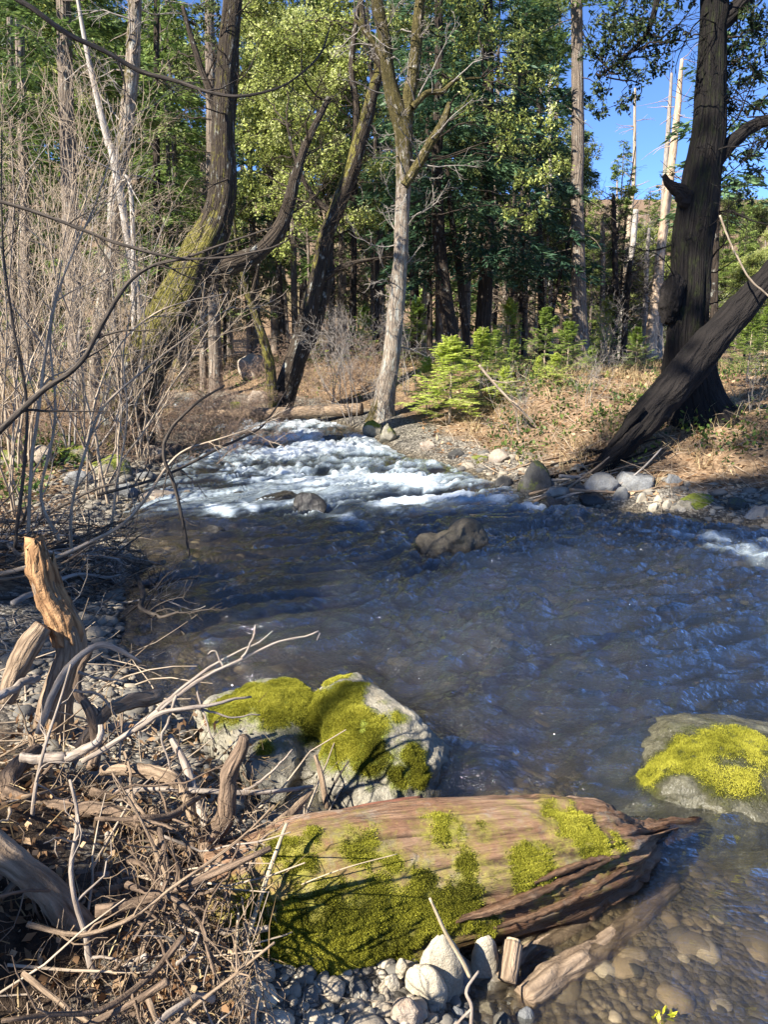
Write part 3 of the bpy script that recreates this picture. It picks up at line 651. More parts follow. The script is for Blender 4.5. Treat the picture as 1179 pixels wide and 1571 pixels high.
# cobbles in front of the log
for cx, top, base, w, mt, lab, sd_, th, rz_ in [
    (676, 1440, 1548, 66, M_COB, 'tall pale cobble with a pointed top, propped on the log', 91, .55, .1), (651, 1484, 1554, 66, M_COB, 'angular cream cobble leaning on the tall pointed one', 92, .6, -.2), (743, 1436, 1520, 44, M_COB, 'upright oval cobble leaning on the log, cracked and pale', 93, .6, .05),
    (715, 1440, 1482, 18, M_COB, 'small bluish white stone wedged beside the upright oval cobble', 94, .7, 0), (706, 1472, 1532, 34, M_ROCKG, 'grey stone in shade between the tall and the oval cobbles', 95, .7, 0), (624, 1536, 1578, 54, M_ROCKT, 'smooth brown cobble at the bottom edge of the photo', 96, .8, 0),
    (745, 1538, 1580, 36, M_COB, 'white cobble at the bottom edge beside a forked twig', 97, .8, 0), (806, 1548, 1562, 30, M_ROCKG, 'flat grey stone lying at the edge of the shallow water', 98, .9, 0), (617, 1472, 1504, 21, M_COB, 'egg-shaped white stone against the moss of the log', 99, .8, 0),
    (601, 1496, 1520, 26, M_COB, 'small pale cobble below the egg-shaped white stone', 100, .8, 0), (584, 1534, 1566, 36, M_ROCKT, 'tan cobble beside the smooth brown cobble', 101, .8, 0), (597, 1516, 1540, 34, M_ROCKG, 'grey cobble between the tan and the small pale cobbles', 102, .8, 0), (556, 1522, 1544, 26, M_COB, 'whitish pebble at the mossy foot of the log', 103, .8, 0),
    (540, 1546, 1566, 28, M_ROCKT, 'buff pebble below the whitish pebble', 104, .8, 0), (566, 1548, 1572, 26, M_COB, 'pale pebble against the tan cobble', 105, .8, 0), (466, 1522, 1546, 24, M_COB, 'lone chalky stone near the long pale stick', 106, .8, 0), (452, 1548, 1572, 30, M_ROCKG, 'grey stone just below the lone chalky stone', 107, .8, 0),
    (700, 1548, 1574, 30, M_ROCKG, 'grey cobble at the bottom edge between brown and white cobbles', 108, .8, 0), (770, 1556, 1578, 30, M_ROCKD, 'dark wet pebble beside the white bottom cobble', 109, .8, 0), (516, 1552, 1572, 24, M_ROCKT, 'tan pebble at the bottom edge nearest the log', 110, .8, 0)]:
    pxrock('cobble', cx, top, base, w, mt, lab, 'stone', 'cobbles in front of the mossy log', seed=sd_, thick=th, rz=rz_, sub=4, rough=.10, flat=.72, z0=.0 if cx > 760 else None)
# gravel: too many to count
def pebbles(pts, sizes, sub=2, seed=0, var=8):
    g = np.random.default_rng(seed); D, Fc = ico(sub); base = [rock((0, 0, 0), (1, 1, 1), sub, 300 + seed + v, 5, .15)[0] for v in range(var)]
    n = len(pts); out = np.empty((n, len(D), 3))
    for i in range(n):
        a = g.uniform(0, 6.28); sc = sizes[i] * np.array([g.uniform(.8, 1.4), g.uniform(.7, 1.1), g.uniform(.35, .75)])
        v = base[g.integers(var)] * sc; c, s = math.cos(a), math.sin(a)
        out[i] = v @ np.array([[c, s, 0], [-s, c, 0], [0, 0, 1]]) + pts[i]
    Fq = (Fc[None] + (np.arange(n) * len(D))[:, None, None]).reshape(-1, 3)
    return out.reshape(-1, 3), Fq, {'tint': np.repeat(g.random(n), len(D)), 'wet': np.zeros(n * len(D))}
def gravel_mat(name, stops, rough=.85):
    m, nt, b = mat_new(name); k = NB(nt)
    c = k.ramp(k.attr('tint'), stops); n = k.noise(k.pos(), 60, 4, .7)
    c = k.mix(k.mapr(n, .3, .7, .0, .5), c, k.mix(1.0, c, (.45, .42, .38), 'MULTIPLY'))
    w = k.attr('wet'); c = k.mix(w, c, k.mix(1.0, c, (.35, .32, .28), 'MULTIPLY')); k.l(c, b.inputs['Base Color']); k.l(k.mapr(w, 0, 1, rough, .25), b.inputs['Roughness'])
    k.l(k.bump(n, .4, .01), b.inputs['Normal']); return m
M_GRAVEL = gravel_mat('gravel', [(.0, (.10, .095, .085)), (.35, (.26, .225, .17)), (.65, (.38, .31, .22)), (1, (.56, .49, .37))])
M_BED = gravel_mat('riverbed', [(.0, (.06, .05, .03)), (.45, (.21, .155, .085)), (.75, (.36, .26, .14)), (1, (.52, .42, .28))], .7)
def ring_pts(x0, x1, y0, y1, n, d0, d1):
    x = rng.uniform(x0, x1, n * 6); y = rng.uniform(y0, y1, n * 6); d = sdist(x, y); k = (d > d0) & (d < d1); x, y = x[k][:n], y[k][:n]
    return np.stack([x, y, H(x, y)], 1)
p = np.concatenate([ring_pts(-.5, .75, 1.2, 2.0, 900, -.12, .7), ring_pts(-1.9, -.2, 2.2, 5, 1500, -.1, .7), ring_pts(-4.5, -1.5, 5, 9.5, 900, -.3, 1.2), ring_pts(1, 8, 5, 10, 700, -.25, .9)])
s = .016 * np.exp(rng.normal(0, .45, len(p))) * (1 + .16 * np.maximum(p[:, 1] - 2, 0)); g = pebbles(p, s, 2, 1)
g[2]['wet'] = sm(.03, -.005, g[0][:, 2] - wz(g[0][:, 1]))
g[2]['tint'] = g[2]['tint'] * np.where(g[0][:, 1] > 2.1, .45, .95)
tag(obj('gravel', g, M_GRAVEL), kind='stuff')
p = np.concatenate([ring_pts(.2, 3.2, .9, 3.4, 2600, -9, -.02), ring_pts(-1.2, 4.5, 3.2, 6.5, 900, -9, -.1), ring_pts(-3, 2, 6, 9, 300, -9, -.05)])
s = np.minimum(.019 * np.exp(rng.normal(0, .7, len(p))), .075) * (1 + .22 * np.maximum(p[:, 1] - 2, 0)); p[:, 2] -= .35 * s
tag(obj('riverbed_stones', pebbles(p, s, 2, 2), M_BED), kind='stuff')

# ------------------------------------------------------------------ driftwood and roots
def stick(name, rows, mat, label, Y=None, cat='stick', S=9, K=22, rough=.12, seed=0, wob=.0, twigs=None, group=None):
    M = pxlimb(rows, Y, S=S, K=K, rough=rough, seed=seed, wob=wob)
    if not twigs: return solo(name, M, mat, label, cat, group)
    root = thing(name, label, cat, M[0].mean(0) * np.array([1, 1, 0]) + np.array([0, 0, M[0][:, 2].min()]), group)
    obj('stem', M, mat, root)
    for k, t in enumerate(twigs): obj('twig', pxlimb(t, Y, S=6, K=16, rough=rough, seed=seed + k + 1, wob=wob), mat, root)
    return root
# uprooted stump: snag, limbs and roots are one piece of wood
st = thing('uprooted_stump', 'broken-topped stump with a great tangle of exposed roots on the near bank', 'stump', (-1.15, 1.9, .2))
snag = pxlimb([(78, 1150, 62, 2.720), (84, 1095, 50, 2.730), (98, 1040, 44, 2.740), (108, 990, 43, 2.740), (97, 950, 42, 2.740), (77, 915, 40, 2.740), (63, 875, 35, 2.740), (56, 850, 28, 2.740)], K=60, S=26, rough=.3, seed=4, caps=(True, False))
V = snag[0]; top = V[:, 2].max(); x, y, z = proj(V); kk = sm(990, 955, y)
V[:, 2] += .07 * sm(885, 850, y) * fbm(np.stack([V[:, 0] * 60, V[:, 1] * 60, 0 * x], 1), 2, 3)
obj('trunk', snag, M_DRIFT, st)
tw = pxlimb([(107, 985, 45, 2.735), (97, 950, 45, 2.735), (77, 915, 43, 2.735), (63, 878, 39, 2.735), (54, 842, 29, 2.735)], K=70, S=40, rough=.42, seed=8)
V = tw[0]; x, y, z = proj(V); V += .012 * normals(V, tw[1]) * fbm(tw[2]['bk'] * np.array([90, 90, 9]), 3, 2)[:, None]; V[:, 2] += .16 * sm(905, 850, y) * fbm(np.stack([V[:, 0] * 45, V[:, 1] * 45, 0 * x], 1), 2, 13)
obj('torn_wood', tw, M_ORANGE, st)
obj('limb', pxlimb([(10, 1075, 26, 2.580), (25, 1030, 32, 2.600), (48, 985, 34, 2.630), (66, 960, 26, 2.660)], K=30, S=16, rough=.25, seed=5), M_DRIFT, st)
ROOTS = [([(372, 1126, 15, 1.95), (366, 1150, 20, 1.95), (352, 1185, 24, 1.94), (347, 1220, 27, 1.93), (343, 1255, 30, 1.92), (322, 1290, 36, 1.9), (345, 1340, 36, 1.85), (352, 1400, 30, 1.78)], M_ROOT), ([(-20, 1290, 46, 1.5), (40, 1335, 44, 1.5), (85, 1385, 48, 1.5), (125, 1420, 44, 1.5), (146, 1470, 36, 1.48), (140, 1530, 30, 1.45), (132, 1600, 28, 1.42)], M_DRIFT),
    ([(150, 1372, 14, 1.75), (185, 1382, 16, 1.72), (205, 1410, 16, 1.7), (240, 1418, 18, 1.7), (290, 1408, 16, 1.7), (320, 1412, 15, 1.7), (328, 1445, 10, 1.69)], M_DRIFT), ([(0, 1215, 26, 1.9), (50, 1235, 26, 1.9), (120, 1240, 24, 1.9), (190, 1250, 20, 1.9), (250, 1290, 16, 1.88), (300, 1300, 12, 1.88)], M_ROOT),
    ([(60, 1150, 30, 2.2), (20, 1190, 30, 2.05), (5, 1250, 28, 1.9), (-10, 1330, 26, 1.75)], M_ROOT), ([(120, 1150, 22, 2.2), (150, 1110, 18, 2.25), (175, 1085, 20, 2.3), (235, 1068, 24, 2.38), (250, 1062, 14, 2.4)], M_DRIFT), ([(160, 1180, 18, 2.05), (230, 1186, 22, 2.02), (270, 1200, 20, 2.0), (292, 1240, 16, 1.97), (302, 1280, 12, 1.95)], M_DRIFT),
    ([(0, 1420, 22, 1.55), (60, 1440, 20, 1.52), (75, 1500, 20, 1.48), (50, 1580, 18, 1.44)], M_DRIFT), ([(180, 1330, 16, 1.8), (230, 1345, 14, 1.8), (300, 1340, 16, 1.82), (345, 1350, 20, 1.84)], M_ROOT), ([(140, 1000, 8, 2.3), (120, 1050, 12, 2.28), (150, 1130, 16, 2.2), (140, 1180, 18, 2.1)], M_ROOT), ([(60, 1040, 12, 2.3), (20, 1055, 12, 2.2), (-20, 1080, 14, 2.1)], M_PALE), ([(30, 1160, 14, 2.0), (90, 1165, 16, 2.0), (150, 1140, 12, 2.02), (155, 1110, 8, 2.05)], M_PALE)]
for k, (rw, mt) in enumerate(ROOTS): obj('root', pxlimb(rw, K=40, S=14, rough=.32, seed=20 + k, wob=.012), mt, st)
def wander(p0, d0, n, step, g, up=0.0, turn=.5, clear=.02):
    P = [np.array(p0)]; d = unit(d0)
    for _ in range(n - 1):
        d = unit(d + g.normal(size=3) * turn + np.array([0, 0, up])); q = P[-1] + d * step
        P.append(q)
    return np.array(P)
g = np.random.default_rng(5)
for k in range(64):
    px, py = g.uniform(-40, 345), g.uniform(1140, 1560); px = px * (.72 if py < 1320 else 1.0); z = np.interp(py, [1150, 1400, 1571], [.40, .44, .40]) + g.uniform(-.12, .10)
    p0 = G(px, py, z); d0 = np.array([g.normal() * .9, g.normal() * .5, g.normal() * .5 - .2]); n = int(g.integers(5, 9))
    P = wander(p0, d0, n, g.uniform(.04, .09), g, -.04, .26); kk = int(g.integers(1, n - 1)); P[kk:] += (P[kk] - P[kk - 1]) * .0 + np.cumsum(np.tile(g.normal(size=3) * .03, (n - kk, 1)), 0)
    r = g.choice([.004, .006, .008, .011, .015], p=[.34, .30, .20, .10, .06]) * np.linspace(1, .45, n)
    M0 = limb(np.column_stack([P, r]), K=n * 2, S=8, rough=.4, seed=k); P1 = []; rr = []
    for _ in range(5):
        j = int(g.integers(1, n - 1)); c = wander(P[j], (P[j] - P[j - 1]) + g.normal(size=3) * .06, 6, g.uniform(.015, .04), g, -.03, .35); P1.append(c); rr.append(r[j] * .55 * np.linspace(1, .3, 6))
    obj('root', cat_(M0, tubes(np.array(P1), np.array(rr), 5, .3)), [M_ROOT, M_ROOT, M_DRIFT, M_ROOT, M_DRIFT, M_PALE][int(g.integers(6))], st)
n = 900; C = np.stack([G(px, py, z) for px, py, z in zip(rng.uniform(-40, 400, n), rng.uniform(1170, 1580, n), rng.uniform(.28, .5, n))])
P = np.stack([wander(c, np.array([rng.normal() * .5, -.2 + rng.normal() * .3, -.7]), 7, rng.uniform(.015, .03), rng, -.12, .35) for c in C])
tag(obj('root_fibres', tubes(P, np.outer(rng.uniform(.0006, .0018, n), np.linspace(1, .4, 7)), 4), M_DRIFT), kind='stuff')

stick('bleached_branch', [(128, 1168, 9, 2.0), (200, 1122, 9, 2.05), (280, 1062, 7, 2.12), (352, 1020, 5, 2.2), (420, 986, 4, 2.28), (470, 975, 3, 2.32), (490, 968, 2, 2.33), (486, 982, 1.5, 2.33)], M_PALE, 'long forking bleached branch arching from the stump toward the two-lobed boulder', cat='branch', wob=.008, K=40,
      twigs=[[(205, 1120, 9, 2.05), (255, 1092, 8, 2.08), (320, 1082, 6, 2.12), (385, 1068, 3, 2.2)], [(240, 1090, 7, 2.08), (290, 1046, 6, 2.14), (345, 1010, 4, 2.22), (398, 985, 3, 2.28), (420, 968, 2, 2.3)], [(345, 1022, 4, 2.2), (330, 1000, 3, 2.2), (320, 1002, 2, 2.2)], [(300, 1050, 4, 2.15), (318, 1110, 3, 2.1), (330, 1140, 2, 2.1)],
             [(372, 1010, 4, 2.22), (390, 975, 3, 2.24), (392, 960, 2, 2.24)], [(270, 1068, 5, 2.1), (250, 1130, 4, 2.06), (265, 1190, 3, 2.02)], [(300, 1085, 4, 2.12), (350, 1100, 3, 2.14), (400, 1095, 2, 2.2)]])
stick('pale_branch', [(60, 1125, 11, 2.15), (88, 1048, 11, 2.2), (120, 1010, 10, 2.25), (152, 988, 10, 2.28), (185, 998, 8, 2.3), (216, 1016, 5, 2.32)], M_PALE, 'crooked pale branch bent over in front of the broken stump', cat='branch', wob=.006, twigs=[[(120, 1030, 5, 2.25), (150, 1040, 4, 2.28), (190, 1045, 3, 2.3)], [(110, 1060, 5, 2.22), (150, 1065, 4, 2.25), (180, 1100, 3, 2.28)]])
stick('white_branch', [(175, 1215, 9, 1.98), (225, 1209, 9, 1.98), (300, 1214, 9, 2.0), (360, 1216, 8, 2.03), (430, 1212, 7, 2.08), (480, 1206, 5, 2.14)], M_PALE, 'whitish branch lying level in front of the two-lobed boulder', cat='branch', wob=.006, twigs=[[(210, 1210, 6, 1.98), (190, 1226, 5, 1.97), (172, 1228, 4, 1.96)], [(370, 1216, 5, 2.04), (410, 1190, 4, 2.08), (450, 1150, 2, 2.12)]])
stick('red_barked_stick', [(260, 1128, 9, 2.12), (285, 1175, 13, 2.06), (300, 1225, 14, 2.0), (318, 1268, 13, 1.95)], M_PALE, 'peeling stick with reddish bark standing beside the dark upright root', rough=.2)
stick('grey_stick', [(478, 1212, 10, 2.1), (455, 1238, 15, 2.06), (425, 1265, 17, 2.0), (378, 1295, 15, 1.96)], M_DRIFT, 'weathered grey stick propped against the mossy log end', rough=.2)
stick('split_stick', [(484, 1158, 6, 2.3), (494, 1195, 9, 2.26), (502, 1240, 9, 2.22)], M_DRIFT, 'short split stick standing in the cleft of the two-lobed boulder')
stick('thin_stick', [(535, 1168, 2.5, 2.35), (512, 1205, 3.5, 2.28), (498, 1240, 4, 2.22)], M_TWIGD, 'thin dark twig leaning beside the split stick in the boulder cleft', cat='twig')
stick('long_red_stick', [(380, 1292, 9, 1.98), (450, 1268, 10, 2.03), (540, 1243, 11, 2.12), (600, 1232, 11, 2.18), (648, 1224, 7, 2.24)], M_RED, 'long reddish stick lying along the top edge of the mossy log', rough=.15)
stick('upright_reed', [(440, 1262, 5, 1.78), (405, 1360, 7, 1.68), (375, 1455, 8, 1.58), (366, 1490, 7, 1.55)], M_REED, 'slender tan stem slanting across the left end of the log', cat='stem', rough=.05)
stick('pale_stick', [(362, 1475, 14, 1.46), (372, 1510, 18, 1.45), (392, 1590, 20, 1.42)], M_PALE, 'smooth pale grey stick at the bottom edge by the slender tan stem', rough=.08)
stick('bleached_twig', [(328, 1428, 9, 1.62), (370, 1430, 12, 1.62), (412, 1424, 9, 1.63)], M_PALE, 'short bleached twig crossing the slender tan stem', cat='twig', rough=.3, twigs=[[(368, 1428, 7, 1.62), (376, 1446, 6, 1.61), (384, 1452, 4, 1.61)]])
stick('bent_cane', [(215, 1470, 6, 1.55), (262, 1478, 7, 1.55), (310, 1505, 7, 1.55), (370, 1520, 6, 1.56), (412, 1545, 5, 1.57)], M_REED, 'bent tan cane arching over the root tangle near the bottom edge', cat='cane', rough=.06)
stick('broken_stake', [(205, 1575, 14, 1.42), (250, 1520, 15, 1.45), (302, 1440, 13, 1.5)], M_DRIFT, 'straight weathered stick leaning up among the lower roots', rough=.12)
stick('thin_cane', [(310, 1590, 4, 1.42), (345, 1530, 5, 1.46), (360, 1470, 5, 1.5), (366, 1400, 4, 1.55)], M_REED, 'thin curved cane rising beside the smooth pale stick', cat='cane', rough=.05)
stick('straw_stem', [(380, 1310, 3, 1.9), (420, 1300, 3.5, 1.88), (458, 1293, 3, 1.86)], M_PALE, 'short straw-coloured stem resting on the upper log end', cat='stem', rough=.05)
stick('dry_grass_stem', [(395, 1420, 2, 1.72), (440, 1370, 2.4, 1.72), (520, 1335, 2, 1.74), (610, 1310, 1.4, 1.8)], M_REED, 'fine dry grass stem bowed over the log', cat='stem', rough=.02)
stick('propped_twig', [(660, 1378, 4, 1.62), (684, 1430, 6, 1.62), (712, 1478, 7, 1.62), (722, 1500, 7, 1.62)], M_REED, 'tan twig stuck upright among the pale cobbles', cat='twig', rough=.1)
stick('forked_twig', [(722, 1590, 6, 1.5), (724, 1545, 6, 1.52), (716, 1520, 5, 1.54), (735, 1490, 4, 1.58)], M_PALE, 'small forked twig at the bottom edge between cobbles', cat='twig', twigs=[[(724, 1548, 5, 1.52), (704, 1568, 4, 1.5), (690, 1590, 4, 1.49)]])
stick('stick_piece', [(395, 1510, 20, 1.6), (425, 1525, 22, 1.58), (470, 1560, 12, 1.55)], M_RED, 'dark reddish bark strip lying at the lower left end of the log', cat='bark strip', rough=.3)
sb = thing('broken_stub', 'short broken wood stub with a pale oval cut face beside the cobbles', 'wood stub', G(786, 1490, .02))
obj('body', pxlimb([(778, 1506, 28, 1.70), (784, 1475, 30, 1.74), (788, 1448, 30, 1.78)], K=16, S=18, rough=.14, seed=3), M_DRIFT, sb)
obj('cut_face', pxlimb([(787.5, 1450, 25, 1.775), (788.5, 1441, 21, 1.787)], K=8, S=18, rough=.12, seed=3), M_REED, sb)
sk = thing('sunken_branch', 'waterlogged branch half sunk in the clear shallows below the log', 'branch', G(900, 1480, -.05))
r_ = [[*G(px, py, z), w / 2 * 2.3 / F] for px, py, w, z in [(805, 1532, 34, .0), (850, 1500, 42, -.015), (905, 1470, 42, -.03), (960, 1430, 38, -.045), (1000, 1395, 26, -.05), (1040, 1360, 14, -.08)]]
obj('stem', limb(np.array(r_), K=60, S=22, rough=.28, seed=77), M_DRIFT, sk)
obj('side_branch', limb(np.array([[*G(px, py, z), w / 2 * 2.3 / F] for px, py, w, z in [(760, 1500, 18, -.005), (830, 1450, 24, -.02), (900, 1415, 20, -.03), (950, 1370, 10, -.05)]]), K=40, S=16, rough=.3, seed=78), M_DRIFT, sk)
M_SPRIG = leaf_mat('yellow_sprig', (.30, .36, .02), (.5, .5, .02), (.7, .62, .04), .4)
n = 16; c = G(1016, 1562, .0); C = c + rng.normal(size=(n, 3)) * np.array([.016, .016, .004]); Dv = unit(rng.normal(size=(n, 3)) * np.array([1, 1, .3]) + np.array([0, 0, .5]))
solo('yellow_sprig', kites(C, Dv, rdir(n) * .3 + np.array([0, 0, 1]), .028, .012), M_SPRIG, 'small bright yellow-green sprig caught in the shallows', 'leaf sprig', smooth=False)
# ------------------------------------------------------------------ plant materials
M_BARKD = bark_mat('dark_bark', (.015, .011, .008), (.07, .052, .038), moss=(.14, .16, .03), sc=.45, lichen=.1, bump=1.0)
M_BARKB = bark_mat('rough_black_bark', (.008, .0065, .0055), (.026, .021, .018), moss=(.03, .034, .012), sc=.4, lichen=0.0, bump=1.0)
M_BARKM = bark_mat('mossy_bark', (.018, .013, .009), (.085, .064, .045), moss=(.15, .13, .03), sc=.5, lichen=.2, bump=.9, mossnoise=.9)
M_BARKP = bark_mat('pale_bark', (.08, .06, .045), (.40, .32, .24), moss=(.075, .06, .02), sc=.55, lichen=.45, bump=.9, mossnoise=.9)
M_BARKG = bark_mat('grey_conifer_bark', (.075, .056, .043), (.31, .245, .185), moss=(.2, .2, .04), sc=.45, lichen=.2, bump=1.0)
M_SNAG = bark_mat('dead_pale_wood', (.26, .17, .10), (.62, .47, .33), sc=.5, bump=.5)
M_WHITE = bark_mat('white_dead_wood', (.24, .20, .165), (.52, .47, .40), sc=.6, bump=.3)
M_TWIGT = bark_mat('tan_twig', (.17, .125, .085), (.52, .41, .29), moss=(.30, .28, .06), sc=1.0, bump=.2)
M_TWIGG = bark_mat('grey_twig', (.12, .105, .09), (.38, .33, .28), sc=1.0, bump=.2)
M_TWIGR = bark_mat('reddish_twig', (.12, .08, .055), (.38, .265, .185), sc=1.0, bump=.2)
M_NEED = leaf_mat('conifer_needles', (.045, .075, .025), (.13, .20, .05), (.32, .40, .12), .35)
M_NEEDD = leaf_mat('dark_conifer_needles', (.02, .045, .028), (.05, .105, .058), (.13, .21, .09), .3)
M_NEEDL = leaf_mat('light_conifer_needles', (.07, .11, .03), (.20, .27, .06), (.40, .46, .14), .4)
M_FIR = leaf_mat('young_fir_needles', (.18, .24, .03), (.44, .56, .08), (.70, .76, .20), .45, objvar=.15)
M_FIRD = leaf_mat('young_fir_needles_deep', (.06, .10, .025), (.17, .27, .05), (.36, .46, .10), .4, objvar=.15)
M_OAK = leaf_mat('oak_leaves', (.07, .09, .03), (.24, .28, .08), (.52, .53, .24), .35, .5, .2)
M_OAKL = leaf_mat('lit_oak_leaves', (.13, .16, .04), (.40, .44, .11), (.68, .68, .34), .4, .5, .2)  # oak leaf colour lightened so the sunlight is in the colour
M_OAKD = leaf_mat('shaded_oak_leaves', (.012, .02, .008), (.035, .055, .02), (.10, .125, .045), .25, .5, .2)  # oak leaf colour darkened to carry the shade on the big oak
M_STRAW = leaf_mat('dry_grass', (.20, .13, .06), (.42, .31, .16), (.62, .50, .28), .3, .7, .1)
M_LITTER = leaf_mat('dead_leaves', (.09, .045, .022), (.26, .15, .075), (.46, .32, .19), .2, .7, .1)
M_HERB = leaf_mat('green_herbs', (.03, .06, .012), (.10, .16, .03), (.24, .29, .06), .4)

def grow(P, Rr, m, ang, lenf, rf, K, up=.1, jit=.25, tmin=.25, tmax=1.0, lmin=.6, taper=.3):
    """m child shoots on every parent path: (N,K,3) -> (N*m,K,3)"""
    N, Kp, _ = P.shape; n = N * m; pi = np.repeat(np.arange(N), m)
    t = rng.uniform(tmin, tmax, n) * (Kp - 1); i = np.minimum(t.astype(int), Kp - 2); f = (t - i)[:, None]
    base = P[pi, i] * (1 - f) + P[pi, i + 1] * f; T = unit(P[pi, i + 1] - P[pi, i])
    L0 = np.linalg.norm(np.diff(P, axis=1), axis=2).sum(1)
    side = unit(np.cross(T, rdir(n))); a = R(ang) * rng.uniform(.6, 1.3, n)[:, None]
    d = unit(T * np.cos(a) + side * np.sin(a))
    L = L0[pi] * lenf * rng.uniform(lmin, 1.15, n) * (1.15 - .55 * t / (Kp - 1))
    r0 = (Rr[pi, i] * (1 - f[:, 0]) + Rr[pi, i + 1] * f[:, 0]) * rf
    out = [base]; 
    for k in range(K - 1):
        d = unit(d + rng.normal(size=(n, 3)) * jit + np.array([0, 0, up])); out.append(out[-1] + d * (L / (K - 1))[:, None])
    return np.stack(out, 1), r0[:, None] * np.linspace(1, taper, K)[None]
def stems(n, base, h, spread, r, K=9, jit=.1, up=.06, foot=.2):
    a = rng.uniform(0, 6.28, n); s = np.abs(rng.normal(0, spread, n)); d = unit(np.stack([np.cos(a) * s, np.sin(a) * s, np.ones(n)], 1))
    L = h * rng.uniform(.6, 1.1, n); out = [np.array(base) + np.stack([np.cos(a), np.sin(a), 0 * a], 1) * foot * rng.random(n)[:, None]]
    for k in range(K - 1):
        d = unit(d + rng.normal(size=(n, 3)) * jit + np.array([0, 0, up])); out.append(out[-1] + d * (L / (K - 1))[:, None])
    return np.stack(out, 1), (r * rng.uniform(.6, 1.2, n))[:, None] * np.linspace(1, .3, K)[None]
def bare_shrub(n, h, spread, r, m1=7, m2=5, m3=0, ang=38, jit=.12, foot=.25, up=.05):
    P0, R0 = stems(n, (0, 0, -.08), h, spread, r, 10, jit, .05, foot)
    P1, R1 = grow(P0, R0, m1, ang, .5, .6, 8, up, jit * 1.3, .2); P2, R2 = grow(P1, R1, m2, ang, .55, .65, 6, up, jit * 1.5, .2)
    Ms = [tubes(P0, R0, 6), tubes(P1, R1, 4)]; tw = [tubes(P2, np.maximum(R2, .0024), 3)]
    if m3: P3, R3 = grow(P2, R2, m3, ang, .6, .7, 5, up, jit * 1.5, .2); tw.append(tubes(P3, np.maximum(R3, .0018), 3))
    return cat_(*Ms), cat_(*tw)
def conifer(h, z0, Rc, nb, nl, NL=.20, NW=.045, droop=.12, seed=0, r0=None, up0=-18, up1=35, lat=.42):
    """trunk with its limbs, and a crown of flat needle sprays"""
    r0 = r0 or h * .011; K = 14; zz = np.linspace(-.3, h, K)
    ax = np.stack([.10 * fbm(np.stack([zz * .12, 0 * zz + seed, 0 * zz], 1), 2, 1) * zz * .1, .10 * fbm(np.stack([zz * .12, 0 * zz + seed + 9, 0 * zz], 1), 2, 2) * zz * .1, zz], 1)
    trunk = tubes(ax[None], (r0 * (1 - .93 * np.linspace(0, 1, K) ** 1.2))[None], 12, .10, seed)
    u = rng.random(nb) ** 1.0; zb = z0 + (h - z0) * u; az = np.arange(nb) * 2.4 + rng.normal(size=nb) * .4
    L = (Rc * (1 - u) ** .75 * rng.uniform(.55, 1.1, nb) + .25) * (.55 + .45 * sm(0, .12, u))
    pit = R(1) * (up0 + (up1 - up0) * u + rng.normal(size=nb) * 8)
    cx = np.interp(zb, zz, ax[:, 0]); cy = np.interp(zb, zz, ax[:, 1])
    dh = np.stack([np.cos(az), np.sin(az), 0 * az], 1); sd = np.stack([-np.sin(az), np.cos(az), 0 * az], 1)
    def pt(b, s):                                   # s in metres along limb b
        return np.stack([cx[b], cy[b], zb[b]], 1) + dh[b] * (s * np.cos(pit[b]))[:, None] + np.array([0, 0, 1]) * (s * np.sin(pit[b]) - droop * s * s * .6)[:, None]
    ss = np.linspace(0, 1, 5); P = np.stack([pt(np.arange(nb), L * k) for k in ss], 1)
    limbs = tubes(P, np.outer(np.maximum(L * .010, .006), np.linspace(1, .3, 5)), 4)
    b = rng.choice(nb, nl, p=L ** 1.6 / (L ** 1.6).sum()); s = np.sqrt(rng.uniform(.02, 1, nl)); sg = rng.choice([-1, 1], nl)
    w = rng.random(nl) ** .8 * lat * L[b] * (1.02 - s) ** .7 * (.35 + .65 * sm(0, .3, s))
    # lateral twigs: cluster sprays on ~9 side twigs per limb side so gaps stay open
    q = np.round(s * 7 + rng.normal(size=nl) * .16) / 7; s2 = np.clip(q + w / L[b] * .7, 0, 1.08)
    C = pt(b, s2 * L[b]) + sd[b] * (sg * w)[:, None]; C[:, 2] -= .25 * w ** 1.3 + rng.normal(size=nl) * .03 + .02
    D = unit(dh[b] * .75 + sd[b] * (sg * rng.uniform(.2, 1.0, nl))[:, None] + np.array([0, 0, -.25]) + rng.normal(size=(nl, 3)) * .25)
    N = unit(np.array([0, 0, 1]) + rng.normal(size=(nl, 3)) * .45)
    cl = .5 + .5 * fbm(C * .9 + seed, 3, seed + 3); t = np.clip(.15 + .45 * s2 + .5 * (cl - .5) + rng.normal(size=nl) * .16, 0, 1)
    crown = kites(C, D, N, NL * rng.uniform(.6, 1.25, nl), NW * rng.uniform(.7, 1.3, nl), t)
    return cat_(trunk, limbs), crown
